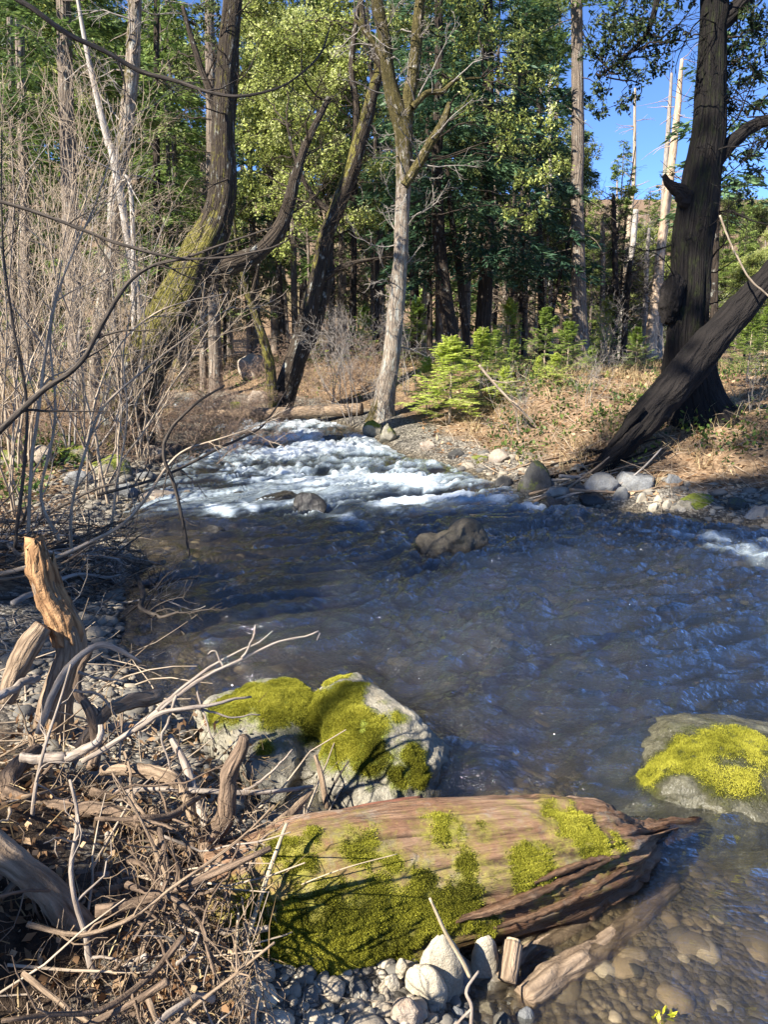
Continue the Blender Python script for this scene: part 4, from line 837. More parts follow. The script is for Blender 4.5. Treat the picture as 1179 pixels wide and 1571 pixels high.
def leaf_blobs(blobs, ntw=60, per=15, ll=.085, lw=.05, droop=-.15, seed=0):
    """leafy twigs filling each (x,y,z,r) clump; returns twigs mesh, leaves mesh"""
    TP, LV = [], []
    for x, y, z, r in blobs:
        n = max(int(ntw * (r / .6) ** 2), 8); c = np.array([x, y, z])
        o = rdir(n) * (rng.random(n) ** .5)[:, None] * r * .75 * np.array([1, 1, .75]); d = unit(o + rdir(n) * .35 * r + np.array([0, 0, droop * r])); P = [c + o * .8]
        for k in range(4): d = unit(d + rng.normal(size=(n, 3)) * .22 + np.array([0, 0, droop * .5])); P.append(P[-1] + d * (r * .16 * rng.uniform(.6, 1.2, n))[:, None])
        P = np.stack(P, 1); TP.append(P)
        m = n * per; i = np.repeat(np.arange(n), per); t = rng.uniform(.3, 4, m); k = np.minimum(t.astype(int), 3); f = (t - k)[:, None]
        C = P[i, k] * (1 - f) + P[i, k + 1] * f + rng.normal(size=(m, 3)) * ll * .35
        D = unit(unit(P[i, k + 1] - P[i, k]) * .5 + rdir(m)); N = unit(np.array([-.2, -.3, 1]) + rng.normal(size=(m, 3)) * .6)
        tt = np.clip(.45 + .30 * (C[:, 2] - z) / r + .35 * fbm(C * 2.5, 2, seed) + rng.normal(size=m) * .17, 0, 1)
        LV.append(kites(C, D, N, ll * rng.uniform(.6, 1.25, m), lw * rng.uniform(.7, 1.2, m), tt))
    P = np.concatenate(TP); tw = tubes(P, np.outer(np.full(len(P), .006), np.linspace(1, .35, 5)), 3)
    return tw, cat_(*LV)
def pxblobs(L, Y): return [(*at(px, py, Y + dy), r * depth(px, py, Y + dy) / F) for px, py, r, dy in L]
def link(V, c, r0=.025):
    """a bowed branch from the nearest trunk point to a leaf clump"""
    c = np.array(c[:3]); w = np.linalg.norm((V - c) * np.array([1, 1, 1.0]), axis=1) + .5 * np.maximum(V[:, 2] - c[2], 0); p = V[np.argmin(w)]
    m = (p + c) / 2 + np.array([rng.normal() * .15, rng.normal() * .15, .12 * np.linalg.norm(c - p)])
    return limb(np.array([[*p, r0], [*m, r0 * .7], [*c, r0 * .25]]), K=14, S=6, rough=.1, wob=.08, seed=int(rng.integers(999)))
def trunk(rows, Y, mossf=None, down=True, K=70, S=22, rough=.16, seed=0, flare=.6):
    out = []
    for rw in rows:
        px, py, w = rw[:3]; y = rw[3] if len(rw) > 3 else Y; out.append([*at(px, py, y), w / 2 * depth(px, py, y) / F])
    out = np.array(out)
    if down:
        g = H1(out[0, 0], out[0, 1]) - .2
        if out[0, 2] > g + .25:
            e = out[0].copy(); d = out[0, :3] - out[1, :3]; dz = out[0, 2] - g; e[:2] += np.clip(d[:2] / max(-d[2], .2), -.5, .5) * dz * .5; e[2] = g; out = np.vstack([e, out])
        else: out[0, 2] = g
    M = limb(out, K=K, S=S, rough=rough, seed=seed, caps=(False, True), flare=flare if down else 0, wob=min(.045, .25 * out[:, 3].mean()))
    if mossf is not None: M[2]['moss'] = mossf(M[0], normals(M[0], M[1]))
    return M
def tree(name, label, parts, crown=None, mat=M_BARKD, leafm=M_OAK, cat='tree', blobs=None, ntw=60, per=15, ll=.085, lw=.05, droop=-.15, group=None):
    """parts: [(part name, mesh)]; the first is the trunk"""
    V = parts[0][1][0]; k = np.argmin(V[:, 2]); b = V[V[:, 2] < V[:, 2].min() + .1].mean(0)
    root = thing(name, label, cat, b, group)
    for nm, M in parts: obj(nm, M, mat, root)
    up = [M for _, M in parts if _ in ('trunk', 'limb')]
    if cat == 'tree' and len(parts) > 1:                                # fine side shoots all over the limbs
        C = np.concatenate([M[0] for M in up]); C = C[C[:, 2] > C[:, 2].min() + 1.4]; n = 70; C = C[rng.integers(len(C), size=n)]; d = unit(rdir(n) * np.array([1, 1, .5]) + np.array([0, 0, .25])); Lk = rng.uniform(.2, 1.1, n); P = [C]
        for _ in range(7): d = unit(d + rng.normal(size=(n, 3)) * .2 + np.array([0, 0, .04])); P.append(P[-1] + d * (Lk / 7)[:, None])
        P = np.stack(P, 1); Rs = np.outer(.004 + .009 * Lk, np.linspace(1, .3, 8)); P1, R1 = grow(P, Rs, 5, 42, .5, .6, 6, .03, .2, .15); P2, R2 = grow(P1, R1, 3, 40, .5, .6, 4, .03, .2, .2)
        obj('twig_sprays', cat_(tubes(P, Rs, 5), tubes(P1, np.maximum(R1, .003), 3), tubes(P2, np.maximum(R2, .0025), 3)), M_TWIGG if mat is M_BARKP else mat, root)
    if blobs:
        allV = np.concatenate([M[0] for _, M in parts]); tw, lv = leaf_blobs(blobs, ntw, per, ll, lw, droop)
        lk = [link(allV, c, .008 + .012 * c[3]) for c in blobs]
        obj('twig_sprays', cat_(tw, *lk), M_BARKD, root)
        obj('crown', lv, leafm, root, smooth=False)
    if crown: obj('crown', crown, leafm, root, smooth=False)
    return root
def top_moss(z0, z1, a=.5, side=None):
    def f(V, N):
        lit = N @ unit(np.array([-.5, -.4, .75])); return a * sm(z0, z1, V[:, 2]) + .35 * sm(-.1, .9, lit) - .1
    return f

# ------------------------------------------------------------------ big trees the picture is built round
T4Y = 9.6
mm = lambda V, N: .30 + .12 * sm(.5, 2.5, V[:, 2])
parts = [('trunk', trunk([(1072, 660, 112, 9.5), (1066, 610, 86, 9.55), (1057, 535, 68), (1062, 455, 58), (1065, 385, 59), (1073, 305, 56), (1086, 203, 47), (1090, 130, 42), (1093, 55, 39), (1096, 15, 42), (1093, -40, 34), (1092, -140, 30), (1085, -330, 24)], T4Y, mm, K=130, S=40, rough=.24, seed=3, flare=.25)),
    ('limb', trunk([(1098, 45, 30), (1125, 20, 25), (1150, -10, 26), (1190, -70, 22), (1230, -180, 14)], T4Y, down=False, K=40, S=16)), ('limb', trunk([(1092, 262, 24), (1112, 232, 22), (1138, 206, 21), (1165, 190, 18), (1210, 178, 14), (1290, 150, 9)], T4Y, down=False, K=40, S=16)),
    ('broken_limb', trunk([(1058, 305, 34), (1042, 294, 22), (1026, 281, 13), (1018, 270, 7)], T4Y - .1, down=False, K=30, S=14, rough=.3)), ('limb', trunk([(1092, -60, 26), (1050, -75, 18), (1018, -30, 11), (1003, 25, 9), (985, 62, 7), (955, 90, 5), (925, 114, 3)], T4Y - .3, down=False, K=50, S=8))]
burl = rock(at(1031, 458, T4Y - .12), (.14, .16, .30), 5, 5, 4, .3); burl[2]['bk'] = burl[0] - burl[0].mean(0); parts.append(('burl', burl))
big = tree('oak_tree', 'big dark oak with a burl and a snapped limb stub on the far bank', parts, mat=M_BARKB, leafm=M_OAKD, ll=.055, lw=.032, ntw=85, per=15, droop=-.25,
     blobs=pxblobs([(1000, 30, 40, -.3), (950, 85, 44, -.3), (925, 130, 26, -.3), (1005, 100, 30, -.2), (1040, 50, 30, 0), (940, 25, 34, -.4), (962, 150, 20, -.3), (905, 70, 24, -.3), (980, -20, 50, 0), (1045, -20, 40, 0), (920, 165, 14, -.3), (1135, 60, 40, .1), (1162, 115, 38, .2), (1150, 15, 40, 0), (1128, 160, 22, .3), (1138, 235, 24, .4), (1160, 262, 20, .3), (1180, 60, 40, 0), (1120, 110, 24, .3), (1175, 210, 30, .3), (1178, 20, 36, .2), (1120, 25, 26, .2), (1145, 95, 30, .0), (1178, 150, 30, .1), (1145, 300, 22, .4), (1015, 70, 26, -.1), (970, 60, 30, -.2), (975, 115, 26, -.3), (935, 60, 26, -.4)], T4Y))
parts = [('trunk', trunk([(905, 738, 14, 8.3), (935, 706, 28, 8.45), (968, 667, 41, 8.6), (1008, 622, 51, 8.75), (1050, 577, 55, 8.9), (1088, 532, 51, 9.0), (1130, 482, 45, 9.1), (1165, 442, 41, 9.15), (1205, 400, 38, 9.2), (1290, 310, 33, 9.3), (1400, 160, 26, 9.4)], 9, lambda V, N: .22 + .1 * N[:, 2], down=False, K=120, S=34, rough=.26, seed=9))]
for k, rw in enumerate([[(890, 742, 6), (915, 722, 12), (950, 690, 16), (985, 650, 8)], [(925, 728, 5), (945, 708, 10), (975, 676, 12), (1005, 640, 6)], [(912, 715, 5), (930, 694, 10), (962, 655, 12), (990, 625, 6)]]): parts.append(('splinter', trunk(rw, 8.25 + .12 * k, down=False, K=20, S=8, rough=.3, seed=k)))
tree('leaning_tree', 'dark trunk leaning up to the photo edge from a splintered foot on the bank', parts, mat=M_BARKB, cat='leaning tree')
hz = lambda a, b, m0=.3: (lambda V, N: m0 - .1 + (.35 + .45 * fbm(V * np.array([2.2, 2.2, 1.4]), 3, 57)) * sm(-.1, .8, N @ unit(np.array([-.55, -.3, .75]))) * sm(a, b, V[:, 2]))
Y = 10.3
parts = [('trunk', trunk([(205, 600, 78), (228, 540, 70), (262, 470, 66), (300, 400, 62), (325, 360, 56), (338, 320, 46), (342, 260, 40), (345, 180, 36), (350, 90, 32), (362, -20, 28), (370, -200, 20)], Y, lambda V, N: .32 + (.5 + .4 * fbm(V * 3, 3, 57)) * sm(-.3, .6, N @ unit(np.array([-.5, -.5, .7]))) * sm(1.3, 1.9, V[:, 2]) * sm(3.5, 2.7, V[:, 2]), K=110, S=30, rough=.22, seed=12)),
    ('limb', trunk([(285, 430, 44), (340, 410, 32), (400, 385, 25), (437, 338, 21), (450, 280, 16), (470, 220, 12), (505, 150, 8)], Y, hz(9, 10, .15), down=False, K=60, S=16, rough=.2)), ('limb', trunk([(344, 200, 16), (325, 150, 12), (300, 80, 9), (280, 10, 6)], Y, down=False, K=30, S=10))]
tree('leaning_tree', 'thick leaning tree with golden moss on its elbow, beyond the near thicket', parts, mat=M_BARKM, leafm=M_OAK, ntw=60, ll=.065, lw=.036,
     blobs=pxblobs([(300, 60, 40, .6), (270, 120, 36, .9), (330, 10, 40, .3), (260, 200, 30, .8)], Y))
Y = 14.3
parts = [('trunk', trunk([(432, 618, 36), (450, 560, 34), (468, 500, 29), (488, 420, 25), (500, 365, 23), (530, 290, 25), (552, 220, 24), (570, 150, 18), (580, 100, 14), (560, 50, 10), (552, -30, 8)], Y, hz(1.8, 3.0, .25), K=110, S=24, seed=21)),
    ('limb', trunk([(444, 580, 24), (470, 530, 22), (487, 490, 20), (500, 440, 18), (503, 400, 17), (501, 360, 14)], Y + .1, hz(1.5, 3, .2), down=False, K=50, S=16)), ('limb', trunk([(494, 430, 10), (520, 412, 9), (545, 403, 7), (575, 397, 5), (605, 394, 3)], Y, down=False, K=30, S=8)), ('limb', trunk([(545, 235, 14), (548, 180, 12), (540, 110, 10), (545, 40, 8), (560, -30, 6)], Y, down=False, K=30, S=8)), ('limb', trunk([(515, 330, 10), (480, 300, 8), (455, 250, 6), (440, 190, 4)], Y, down=False, K=30, S=8))]
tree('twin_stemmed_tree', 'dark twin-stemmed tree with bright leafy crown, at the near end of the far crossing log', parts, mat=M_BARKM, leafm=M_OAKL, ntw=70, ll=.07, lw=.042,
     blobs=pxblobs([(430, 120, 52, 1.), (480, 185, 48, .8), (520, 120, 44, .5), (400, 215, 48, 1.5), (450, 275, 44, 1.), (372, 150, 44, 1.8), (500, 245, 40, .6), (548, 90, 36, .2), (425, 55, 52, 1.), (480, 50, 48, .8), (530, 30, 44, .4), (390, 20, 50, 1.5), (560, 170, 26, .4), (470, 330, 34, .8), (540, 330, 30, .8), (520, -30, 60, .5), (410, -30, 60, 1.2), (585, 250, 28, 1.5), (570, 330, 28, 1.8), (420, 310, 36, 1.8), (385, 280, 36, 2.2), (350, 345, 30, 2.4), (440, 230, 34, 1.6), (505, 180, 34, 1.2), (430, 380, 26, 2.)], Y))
Y = 13.0
parts = [('trunk', trunk([(582, 650, 41.0), (592, 600, 31.2), (602, 540, 27.1), (608, 470, 25.4), (614, 390, 23.0), (620, 300, 23.0), (622, 230, 26.2), (619, 190, 29.5), (600, 130, 23.0), (592, 60, 20.5), (580, 0, 18.0), (570, -120, 13.1)], Y, lambda V, N: .10 + .62 * sm(3.6, 5.2, V[:, 2] + .6 * fbm(V * 1.5, 2, 8)) + .6 * sm(1.0, .5, V[:, 2]) * sm(0, .8, -N[:, 0]), K=130, S=26, seed=31, rough=.14)),
    ('limb', trunk([(622, 205, 23.0), (630, 140, 19.7), (640, 60, 18.0), (644, 0, 15.6), (655, -120, 9.8)], Y, lambda V, N: .7 + 0 * N[:, 0], down=False, K=50, S=16)), ('limb', trunk([(622, 285, 14.8), (640, 255, 13.9), (660, 222, 14.8), (681, 185, 13.1), (690, 158, 7.4)], Y - .1, lambda V, N: .7 + 0 * V[:, 0], down=False, K=40, S=14)), ('limb', trunk([(634, 165, 10.7), (655, 143, 9.0), (680, 140, 7.4), (702, 122, 4.9), (740, 120, 2.5)], Y - .1, lambda V, N: .7 + 0 * V[:, 0], down=False, K=30, S=10)),
    ('limb', trunk([(594, 100, 9.8), (570, 60, 7.4), (545, 30, 4.9)], Y, lambda V, N: .7 + 0 * V[:, 0], down=False, K=24, S=8))]
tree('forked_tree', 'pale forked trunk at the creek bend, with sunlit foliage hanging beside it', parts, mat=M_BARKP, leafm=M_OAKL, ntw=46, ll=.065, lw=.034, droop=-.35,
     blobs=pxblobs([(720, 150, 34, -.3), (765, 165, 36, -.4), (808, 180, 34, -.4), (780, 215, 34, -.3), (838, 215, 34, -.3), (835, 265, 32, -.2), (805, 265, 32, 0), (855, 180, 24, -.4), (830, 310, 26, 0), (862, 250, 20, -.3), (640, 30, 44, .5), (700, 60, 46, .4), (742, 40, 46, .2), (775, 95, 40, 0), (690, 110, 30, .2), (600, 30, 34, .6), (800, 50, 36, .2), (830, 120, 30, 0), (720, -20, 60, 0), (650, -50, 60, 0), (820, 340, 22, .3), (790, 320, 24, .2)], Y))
Y = 14.0
tree('mossy_sapling', 'thin bowed mossy trunk beside the pale flat-faced boulder', [('trunk', trunk([(418, 596, 16), (413, 550, 15), (397, 500, 12), (381, 455, 9), (372, 420, 7), (362, 370, 5), (355, 300, 3)], Y, lambda V, N: .5 + .2 * N[:, 2], seed=41)), ('limb', trunk([(383, 460, 6), (392, 430, 5), (398, 400, 3)], Y, down=False, K=20, S=6))], mat=M_BARKM, cat='sapling')
# ------------------------------------------------------------------ conifer trunks seen one by one
def tall(name, label, rows, Y, mat, kind=None, leafm=M_NEED, z0=4, Rc=2.2, cat='conifer', nb=90, nl=9000, extra=0, top=16, mossf=None, seed=0, dead=26, **kw):
    last = rows[-1]; M = trunk(rows + ([(2 * last[0] - rows[-2][0], -300, last[2] * .75)] if last[1] < 5 and kind != 'snag' else []), Y, mossf, K=80, S=18, rough=.12, seed=seed, flare=.3)
    parts = [('trunk', M)]; V = M[0]
    if dead:                                   # short dead side branches low on the trunk
        k = rng.integers(len(V) // 6, len(V), dead); c = V[k]; a = rng.uniform(0, 6.28, dead); L = rng.uniform(.25, 1.3, dead)
        P = [c]; d = np.stack([np.cos(a), np.sin(a), rng.normal(size=dead) * .25], 1)
        for _ in range(4): d = unit(d + rng.normal(size=(dead, 3)) * .18 + np.array([0, 0, -.05])); P.append(P[-1] + d * (L / 4)[:, None])
        parts.append(('dead_branches', tubes(np.stack(P, 1), np.outer(np.full(dead, .014), np.linspace(1, .25, 5)), 4)))
    root = tree(name, label, parts, mat=mat, cat=cat)
    for c in root.children:
        if c.name.startswith('dead_branches'): c.name = 'twig_sprays'
    if kind == 'crown':
        top = min(top, .47 * Y + 1.5); nl = int(nl * .8)
        base = np.array(root.location); t, cr = conifer(top, z0, Rc, nb, nl, seed=seed, **kw)
        lean = np.interp(cr[0][:, 2], [0, V[:, 2].max() - base[2]], [0, 1])[:, None] * (V[np.argmax(V[:, 2])] - base)[None] * np.array([1, 1, 0])
        obj('crown', (cr[0] + lean + base, cr[1], cr[2]), leafm, root, smooth=False)
    return root
tall('conifer_tree', 'tall bare grey trunk before the blue sky gap, beside the big oak', [(896, 570, 28), (890, 480, 23), (888, 380, 20), (887, 250, 19), (886, 100, 18), (884, -40, 16)], 18, M_BARKG, 'crown', z0=7.5, Rc=1.5, seed=1, nl=4000, dead=50)
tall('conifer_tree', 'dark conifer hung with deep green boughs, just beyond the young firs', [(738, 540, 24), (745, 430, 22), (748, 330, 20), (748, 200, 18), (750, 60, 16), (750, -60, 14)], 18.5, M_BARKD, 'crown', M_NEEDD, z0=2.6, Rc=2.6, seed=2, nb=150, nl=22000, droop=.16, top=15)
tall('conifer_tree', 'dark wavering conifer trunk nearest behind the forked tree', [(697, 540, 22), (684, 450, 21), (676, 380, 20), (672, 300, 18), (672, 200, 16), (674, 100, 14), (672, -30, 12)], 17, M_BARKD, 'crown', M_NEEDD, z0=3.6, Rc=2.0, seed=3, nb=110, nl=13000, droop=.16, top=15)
tall('conifer_tree', 'slim dark trunk leaning beside the dark wavering conifer', [(716, 520, 12), (708, 440, 11), (700, 380, 10), (692, 320, 8), (685, 240, 6)], 18, M_BARKD, seed=4, dead=12)
tall('conifer_tree', 'thin dark pole of a tree close behind the pale forked trunk', [(660, 550, 9), (659, 400, 8), (658, 300, 8), (657, 150, 7), (655, -20, 6)], 20, M_BARKD, 'crown', M_NEEDD, z0=4, Rc=1.5, seed=5, nl=6000)
tall('conifer_tree', 'slim conifer with dark tiered boughs beyond the hanging sunlit foliage', [(832, 540, 11), (829, 400, 10), (828, 280, 9), (828, 150, 7)], 22, M_BARKD, 'crown', M_NEEDD, z0=2.5, Rc=2.0, seed=6, top=9.5, nl=12000)
tall('conifer_tree', 'straight grey conifer trunk, the stoutest on the thicket side', [(120, 560, 28), (112, 420, 26), (107, 320, 24), (104, 240, 24), (100, 150, 23), (97, 50, 22), (95, -40, 20)], 16, M_BARKG, 'crown', z0=6.0, Rc=2.2, seed=7, nl=9000, top=17)
tall('conifer_tree', 'narrow grey-brown trunk close to the corner of the thicket', [(45, 560, 15), (40, 480, 14), (38, 300, 14), (33, 150, 14), (28, 0, 13), (26, -40, 12)], 19, M_BARKG, 'crown', z0=6, Rc=2, seed=8, nl=8000, top=18)
tall('conifer_tree', 'thinnest reddish trunk at the photo corner, beyond the thicket', [(20, 540, 11), (18, 250, 10), (15, 0, 9), (14, -40, 9)], 21, M_BARKG, 'crown', z0=5, Rc=1.8, seed=9, nl=8000, top=18)
tall('conifer_tree', 'dark narrow trunk between the mossy pale tree and the leaning mossy tree', [(243, 520, 11), (240, 290, 11), (240, 200, 10), (240, 100, 9), (240, -30, 9)], 20, M_BARKD, 'crown', M_NEED, z0=3.5, Rc=2.1, seed=10, nl=14000, nb=120)
tall('alder_tree', 'slender pale tree with moss on its kinked trunk, rising out of the thicket', [(145, 560, 20), (158, 470, 20), (172, 380, 20), (178, 300, 22), (186, 250, 22), (195, 180, 22), (203, 100, 22), (206, 40, 20), (210, -40, 18)], 12, M_BARKP, seed=11, cat='tree', dead=14, mossf=lambda V, N: .22 + .45 * np.abs(fbm(V * np.array([1, 1, 1.3]), 2, 5)) + .2 * (-N[:, 0]))
tall('dead_pole', 'white dead pole leaning against the kinked mossy tree', [(181, 278, 12, 11.9), (165, 215, 11, 11.9), (145, 130, 9, 11.9), (130, 60, 7, 11.9), (117, -10, 5, 11.9)], 11.9, M_WHITE, 'snag', cat='dead tree', seed=12, dead=6).location
tall('dead_sapling', 'upright whitish dead stem beside the kinked mossy tree', [(207, 560, 9), (205, 440, 8), (203, 330, 7), (197, 275, 6), (186, 270, 4)], 10.5, M_WHITE, 'snag', cat='dead sapling', seed=13, dead=8)
tall('snag', 'tall orange-tinged dead trunk with a broken top in the sky gap', [(998, 550, 20), (1006, 470, 16), (1016, 380, 14), (1030, 270, 12), (1040, 170, 10), (1046, 92, 5)], 24, M_SNAG, 'snag', cat='dead tree', seed=14, dead=30)
tall('snag', 'thin grey dead trunk standing beside the orange-tinged one', [(1012, 545, 9), (1016, 400, 9), (1020, 300, 8), (1026, 200, 7), (1031, 112, 4)], 25, M_TWIGG, 'snag', cat='dead tree', seed=15, dead=24)
tall('snag', 'short white snag with a broken top, beyond the far bank', [(950, 548, 9), (962, 440, 8), (972, 370, 9), (977, 322, 8)], 28, M_WHITE, 'snag', cat='dead tree', seed=16, dead=4)
tall('snag', 'ghostly white dead spire against the blue sky', [(846, 540, 7), (845, 250, 6), (844, 100, 5), (843, -10, 3)], 34, M_WHITE, 'snag', cat='dead tree', seed=17, dead=26)
tall('conifer_tree', 'thin dark trunk close behind the big oak', [(1096, 560, 12), (1098, 400, 11), (1102, 300, 10), (1108, 180, 8), (1112, 80, 6)], 15, M_BARKD, 'crown', M_NEEDD, z0=3.2, Rc=1.0, seed=18, nl=2500, nb=50, top=7)
for k, (rows, Yk, mt, lab) in enumerate([([(944, 560, 10), (945, 450, 9), (943, 350, 8), (942, 300, 5)], 23, M_BARKD, 'slim dark trunk left of the short white snag'), ([(956, 556, 10), (962, 470, 9), (968, 400, 7)], 21, M_BARKD, 'charred stub trunk right below the short white snag'), ([(924, 552, 8), (926, 440, 8), (925, 340, 6)], 25, M_BARKG, 'slim grey trunk between the tall bare trunk and the snags'), ([(988, 540, 8), (992, 430, 7), (996, 350, 5)], 26, M_TWIGG, 'thin pale trunk just left of the orange-tinged snag'),
    ([(792, 540, 9), (800, 440, 8), (806, 330, 6)], 23, M_BARKD, 'thin dark trunk behind the brightest young firs'), ([(850, 470, 6), (868, 390, 6), (880, 340, 4)], 21, M_BARKD, 'slanting dead stem leaning toward the tall bare trunk'), ([(330, 560, 20), (328, 470, 18), (326, 400, 17), (324, 250, 16), (322, 60, 15), (321, -20, 14)], 19, M_BARKG, 'brown trunk straight behind the elbow of the leaning mossy tree'), ([(312, 560, 12), (313, 470, 11), (312, 380, 10), (311, 250, 9)], 20, M_BARKG, 'thinner brown trunk paired with the one behind the mossy elbow'),
    ([(455, 560, 11), (452, 470, 10), (450, 380, 9), (447, 200, 8)], 24, M_BARKG, 'grey trunk in the shade behind the twin-stemmed tree'), ([(540, 570, 12), (541, 480, 11), (543, 390, 10), (545, 250, 9)], 23, M_BARKD, 'dark trunk framed between the twin-stemmed and the forked trees'), ([(520, 560, 8), (522, 460, 7), (524, 360, 6)], 26, M_BARKG, 'faint thin trunk deep behind the twin-stemmed tree'), ([(570, 560, 9), (572, 470, 8), (573, 380, 7)], 25, M_BARKG, 'faint trunk just left of the pale forked trunk'), ([(392, 540, 9), (393, 460, 8), (394, 380, 7)], 24, M_BARKG, 'thin trunk above the pale flat-faced boulder'), ([(775, 540, 8), (776, 430, 7), (777, 330, 6)], 24, M_BARKG, 'thin grey trunk beside the dark bough-hung conifer'), ([(636, 560, 10), (634, 450, 9), (632, 340, 8), (630, 200, 7)], 24, M_BARKD, 'dark trunk deep in the wood right of the forked trunk')]):
    tall('slim_tree', lab, rows, Yk, mt, cat='tree', seed=30 + k, dead=16)
# ------------------------------------------------------------------ the wood behind: copies of a few kinds
def proto(name, label, cat, mats, Ms, group=None):
    r = thing(name, label, cat, (0, 0, 0), group)
    for (nm, M), m in zip(Ms, mats): obj(nm, M, m, r, smooth=nm not in ('crown',))
    return r
FAR = 'trees of the wood behind the creek'
def leafy_tree(h, seed, blobs_n=22, Rc=2.6, ll=.10, lw=.06, per=16, ntw=40):
    K = 12; zz = np.linspace(-.3, h * .9, K); ax = np.stack([.35 * fbm(np.stack([zz * .25, 0 * zz + seed, 0 * zz], 1), 2, 1), .35 * fbm(np.stack([zz * .25, 0 * zz + seed + 5, 0 * zz], 1), 2, 2), zz], 1)
    P0, R0 = ax[None], (h * .012 * np.linspace(1, .25, K))[None]
    P1, R1 = grow(P0, R0, 14, 50, .35, .5, 8, .08, .18, .3); P2, R2 = grow(P1, R1, 4, 40, .55, .6, 5, .05, .2, .3)
    tips = np.concatenate([P1[:, -1], P2[:, -1]]); r = rng.uniform(.45, .85, len(tips)) * Rc / 2.6
    tw, lv = leaf_blobs(np.column_stack([tips, r]), ntw, per, ll, lw, -.1, seed)
    return cat_(tubes(P0, R0, 10), tubes(P1, R1, 5), tubes(P2, R2, 4), tw), lv
protos = []
c = conifer(19, 2.5, 3.0, 170, 22000, .26, .075, seed=101); protos.append(proto('conifer_tree', 'full green conifer in the wood beyond the creek', 'conifer', (M_BARKG, M_NEED), (('trunk', c[0]), ('crown', c[1])), FAR))
c = conifer(22, 5, 2.6, 150, 17000, .26, .075, seed=102); protos.append(proto('conifer_tree', 'tall dark conifer in the wood beyond the creek', 'conifer', (M_BARKG, M_NEEDD), (('trunk', c[0]), ('crown', c[1])), FAR))
c = conifer(14, 1.0, 2.3, 150, 20000, .22, .065, seed=103); protos.append(proto('conifer_tree', 'light green conifer in the wood beyond the creek', 'conifer', (M_BARKG, M_NEEDL), (('trunk', c[0]), ('crown', c[1])), FAR))
c = leafy_tree(13, 104); protos.append(proto('broadleaf_tree', 'sunlit broadleaf evergreen in the wood beyond the creek', 'tree', (M_BARKM, M_OAKL), (('trunk', c[0]), ('crown', c[1])), FAR))
c = leafy_tree(15, 105, Rc=3); protos.append(proto('broadleaf_tree', 'olive green broadleaf tree in the wood beyond the creek', 'tree', (M_BARKD, M_OAK), (('trunk', c[0]), ('crown', c[1])), FAR))
first = [True] * 5
def place(v, px, Y, s=1.0, rz=None, label=None, top=None):
    x = at(px, 520, Y)[0]; z = H1(x, Y) - .15; rz = rng.uniform(0, 6.28) if rz is None else rz
    if top is not None:                                     # height chosen so that the tip shows at that pixel row
        hh = [19, 22, 14, 13.5, 15.5][v]; s = (at(px, top, Y)[2] - z) / hh
    if first[v]:
        first[v] = False; o = protos[v]; o.location = (x, Y, z); o.rotation_euler.z = rz; o.scale = (s, s, s)
        if label: o['label'] = label
        return o
    return dup(protos[v], (x, Y, z), rz, s, label or protos_label[v])
protos_label = [p['label'] for p in protos]
# nearer ones: told apart one by one
place(0, 60, 23, top=-60, label='green conifer filling the corner behind the thicket trunks')
place(2, 178, 21, top=-40, label='light green conifer showing between the two pale thicket trunks')
place(0, 285, 24, top=-90, label='green conifer showing between the narrow dark trunk and the leaning mossy tree')
place(3, 430, 23, top=-40, label='sunlit broadleaf tree glowing behind the twin-stemmed tree')
place(3, 512, 27, top=-30, label='sunlit broadleaf tree filling the gap left of the forked tree')
place(1, 395, 26, top=-80, label='dark conifer behind the crown of the twin-stemmed tree')
place(4, 640, 25, top=-60, label='olive broadleaf tree behind the upper fork of the pale tree')
place(1, 585, 28, top=-50, label='dark conifer just left behind the pale forked trunk')
place(4, 790, 30, top=20, label='olive broadleaf tree behind the hanging sunlit foliage')
place(2, 940, 31, top=215, label='light green conifer tip rising alone into the sky gap')
place(2, 1000, 36, top=268, label='small light conifer by the foot of the orange-tinged snag')
place(3, 985, 30, top=330, label='bushy light green tree beneath the sky gap')
place(2, 905, 27, top=300, label='young light conifer hugging the tall bare grey trunk')
place(2, 1130, 34, top=330, label='pale conifer between the big oak and the photo edge')
place(3, 1145, 24, top=372, label='bright yellow-green bush-like tree behind the big oak')
place(4, 862, 33, top=250, label='olive tree left of the tall bare grey trunk')
place(2, 1060, 30, top=330, label='light conifer peeping out just left of the big oak')
# the rest read as one wood
for k in range(24):
    Yk = 27 + 34 * (k / 24) ** .9 + rng.normal(); px = (k * 41.7 * 5 + rng.uniform(-20, 20)) % 1000 - 110
    v = int(rng.choice(5, p=[.28, .25, .16, .17, .14]))
    if px > 850: place(v if v in (2, 3, 4) else 2, px, Yk, top=rng.uniform(300, 380))
    else: place(v, px, Yk, top=rng.uniform(-150, 30))
for k in range(34): place([2, 3, 2, 4][k % 4], 870 + k * 12 + rng.uniform(-10, 10), rng.uniform(34, 62), top=rng.uniform(285, 390))
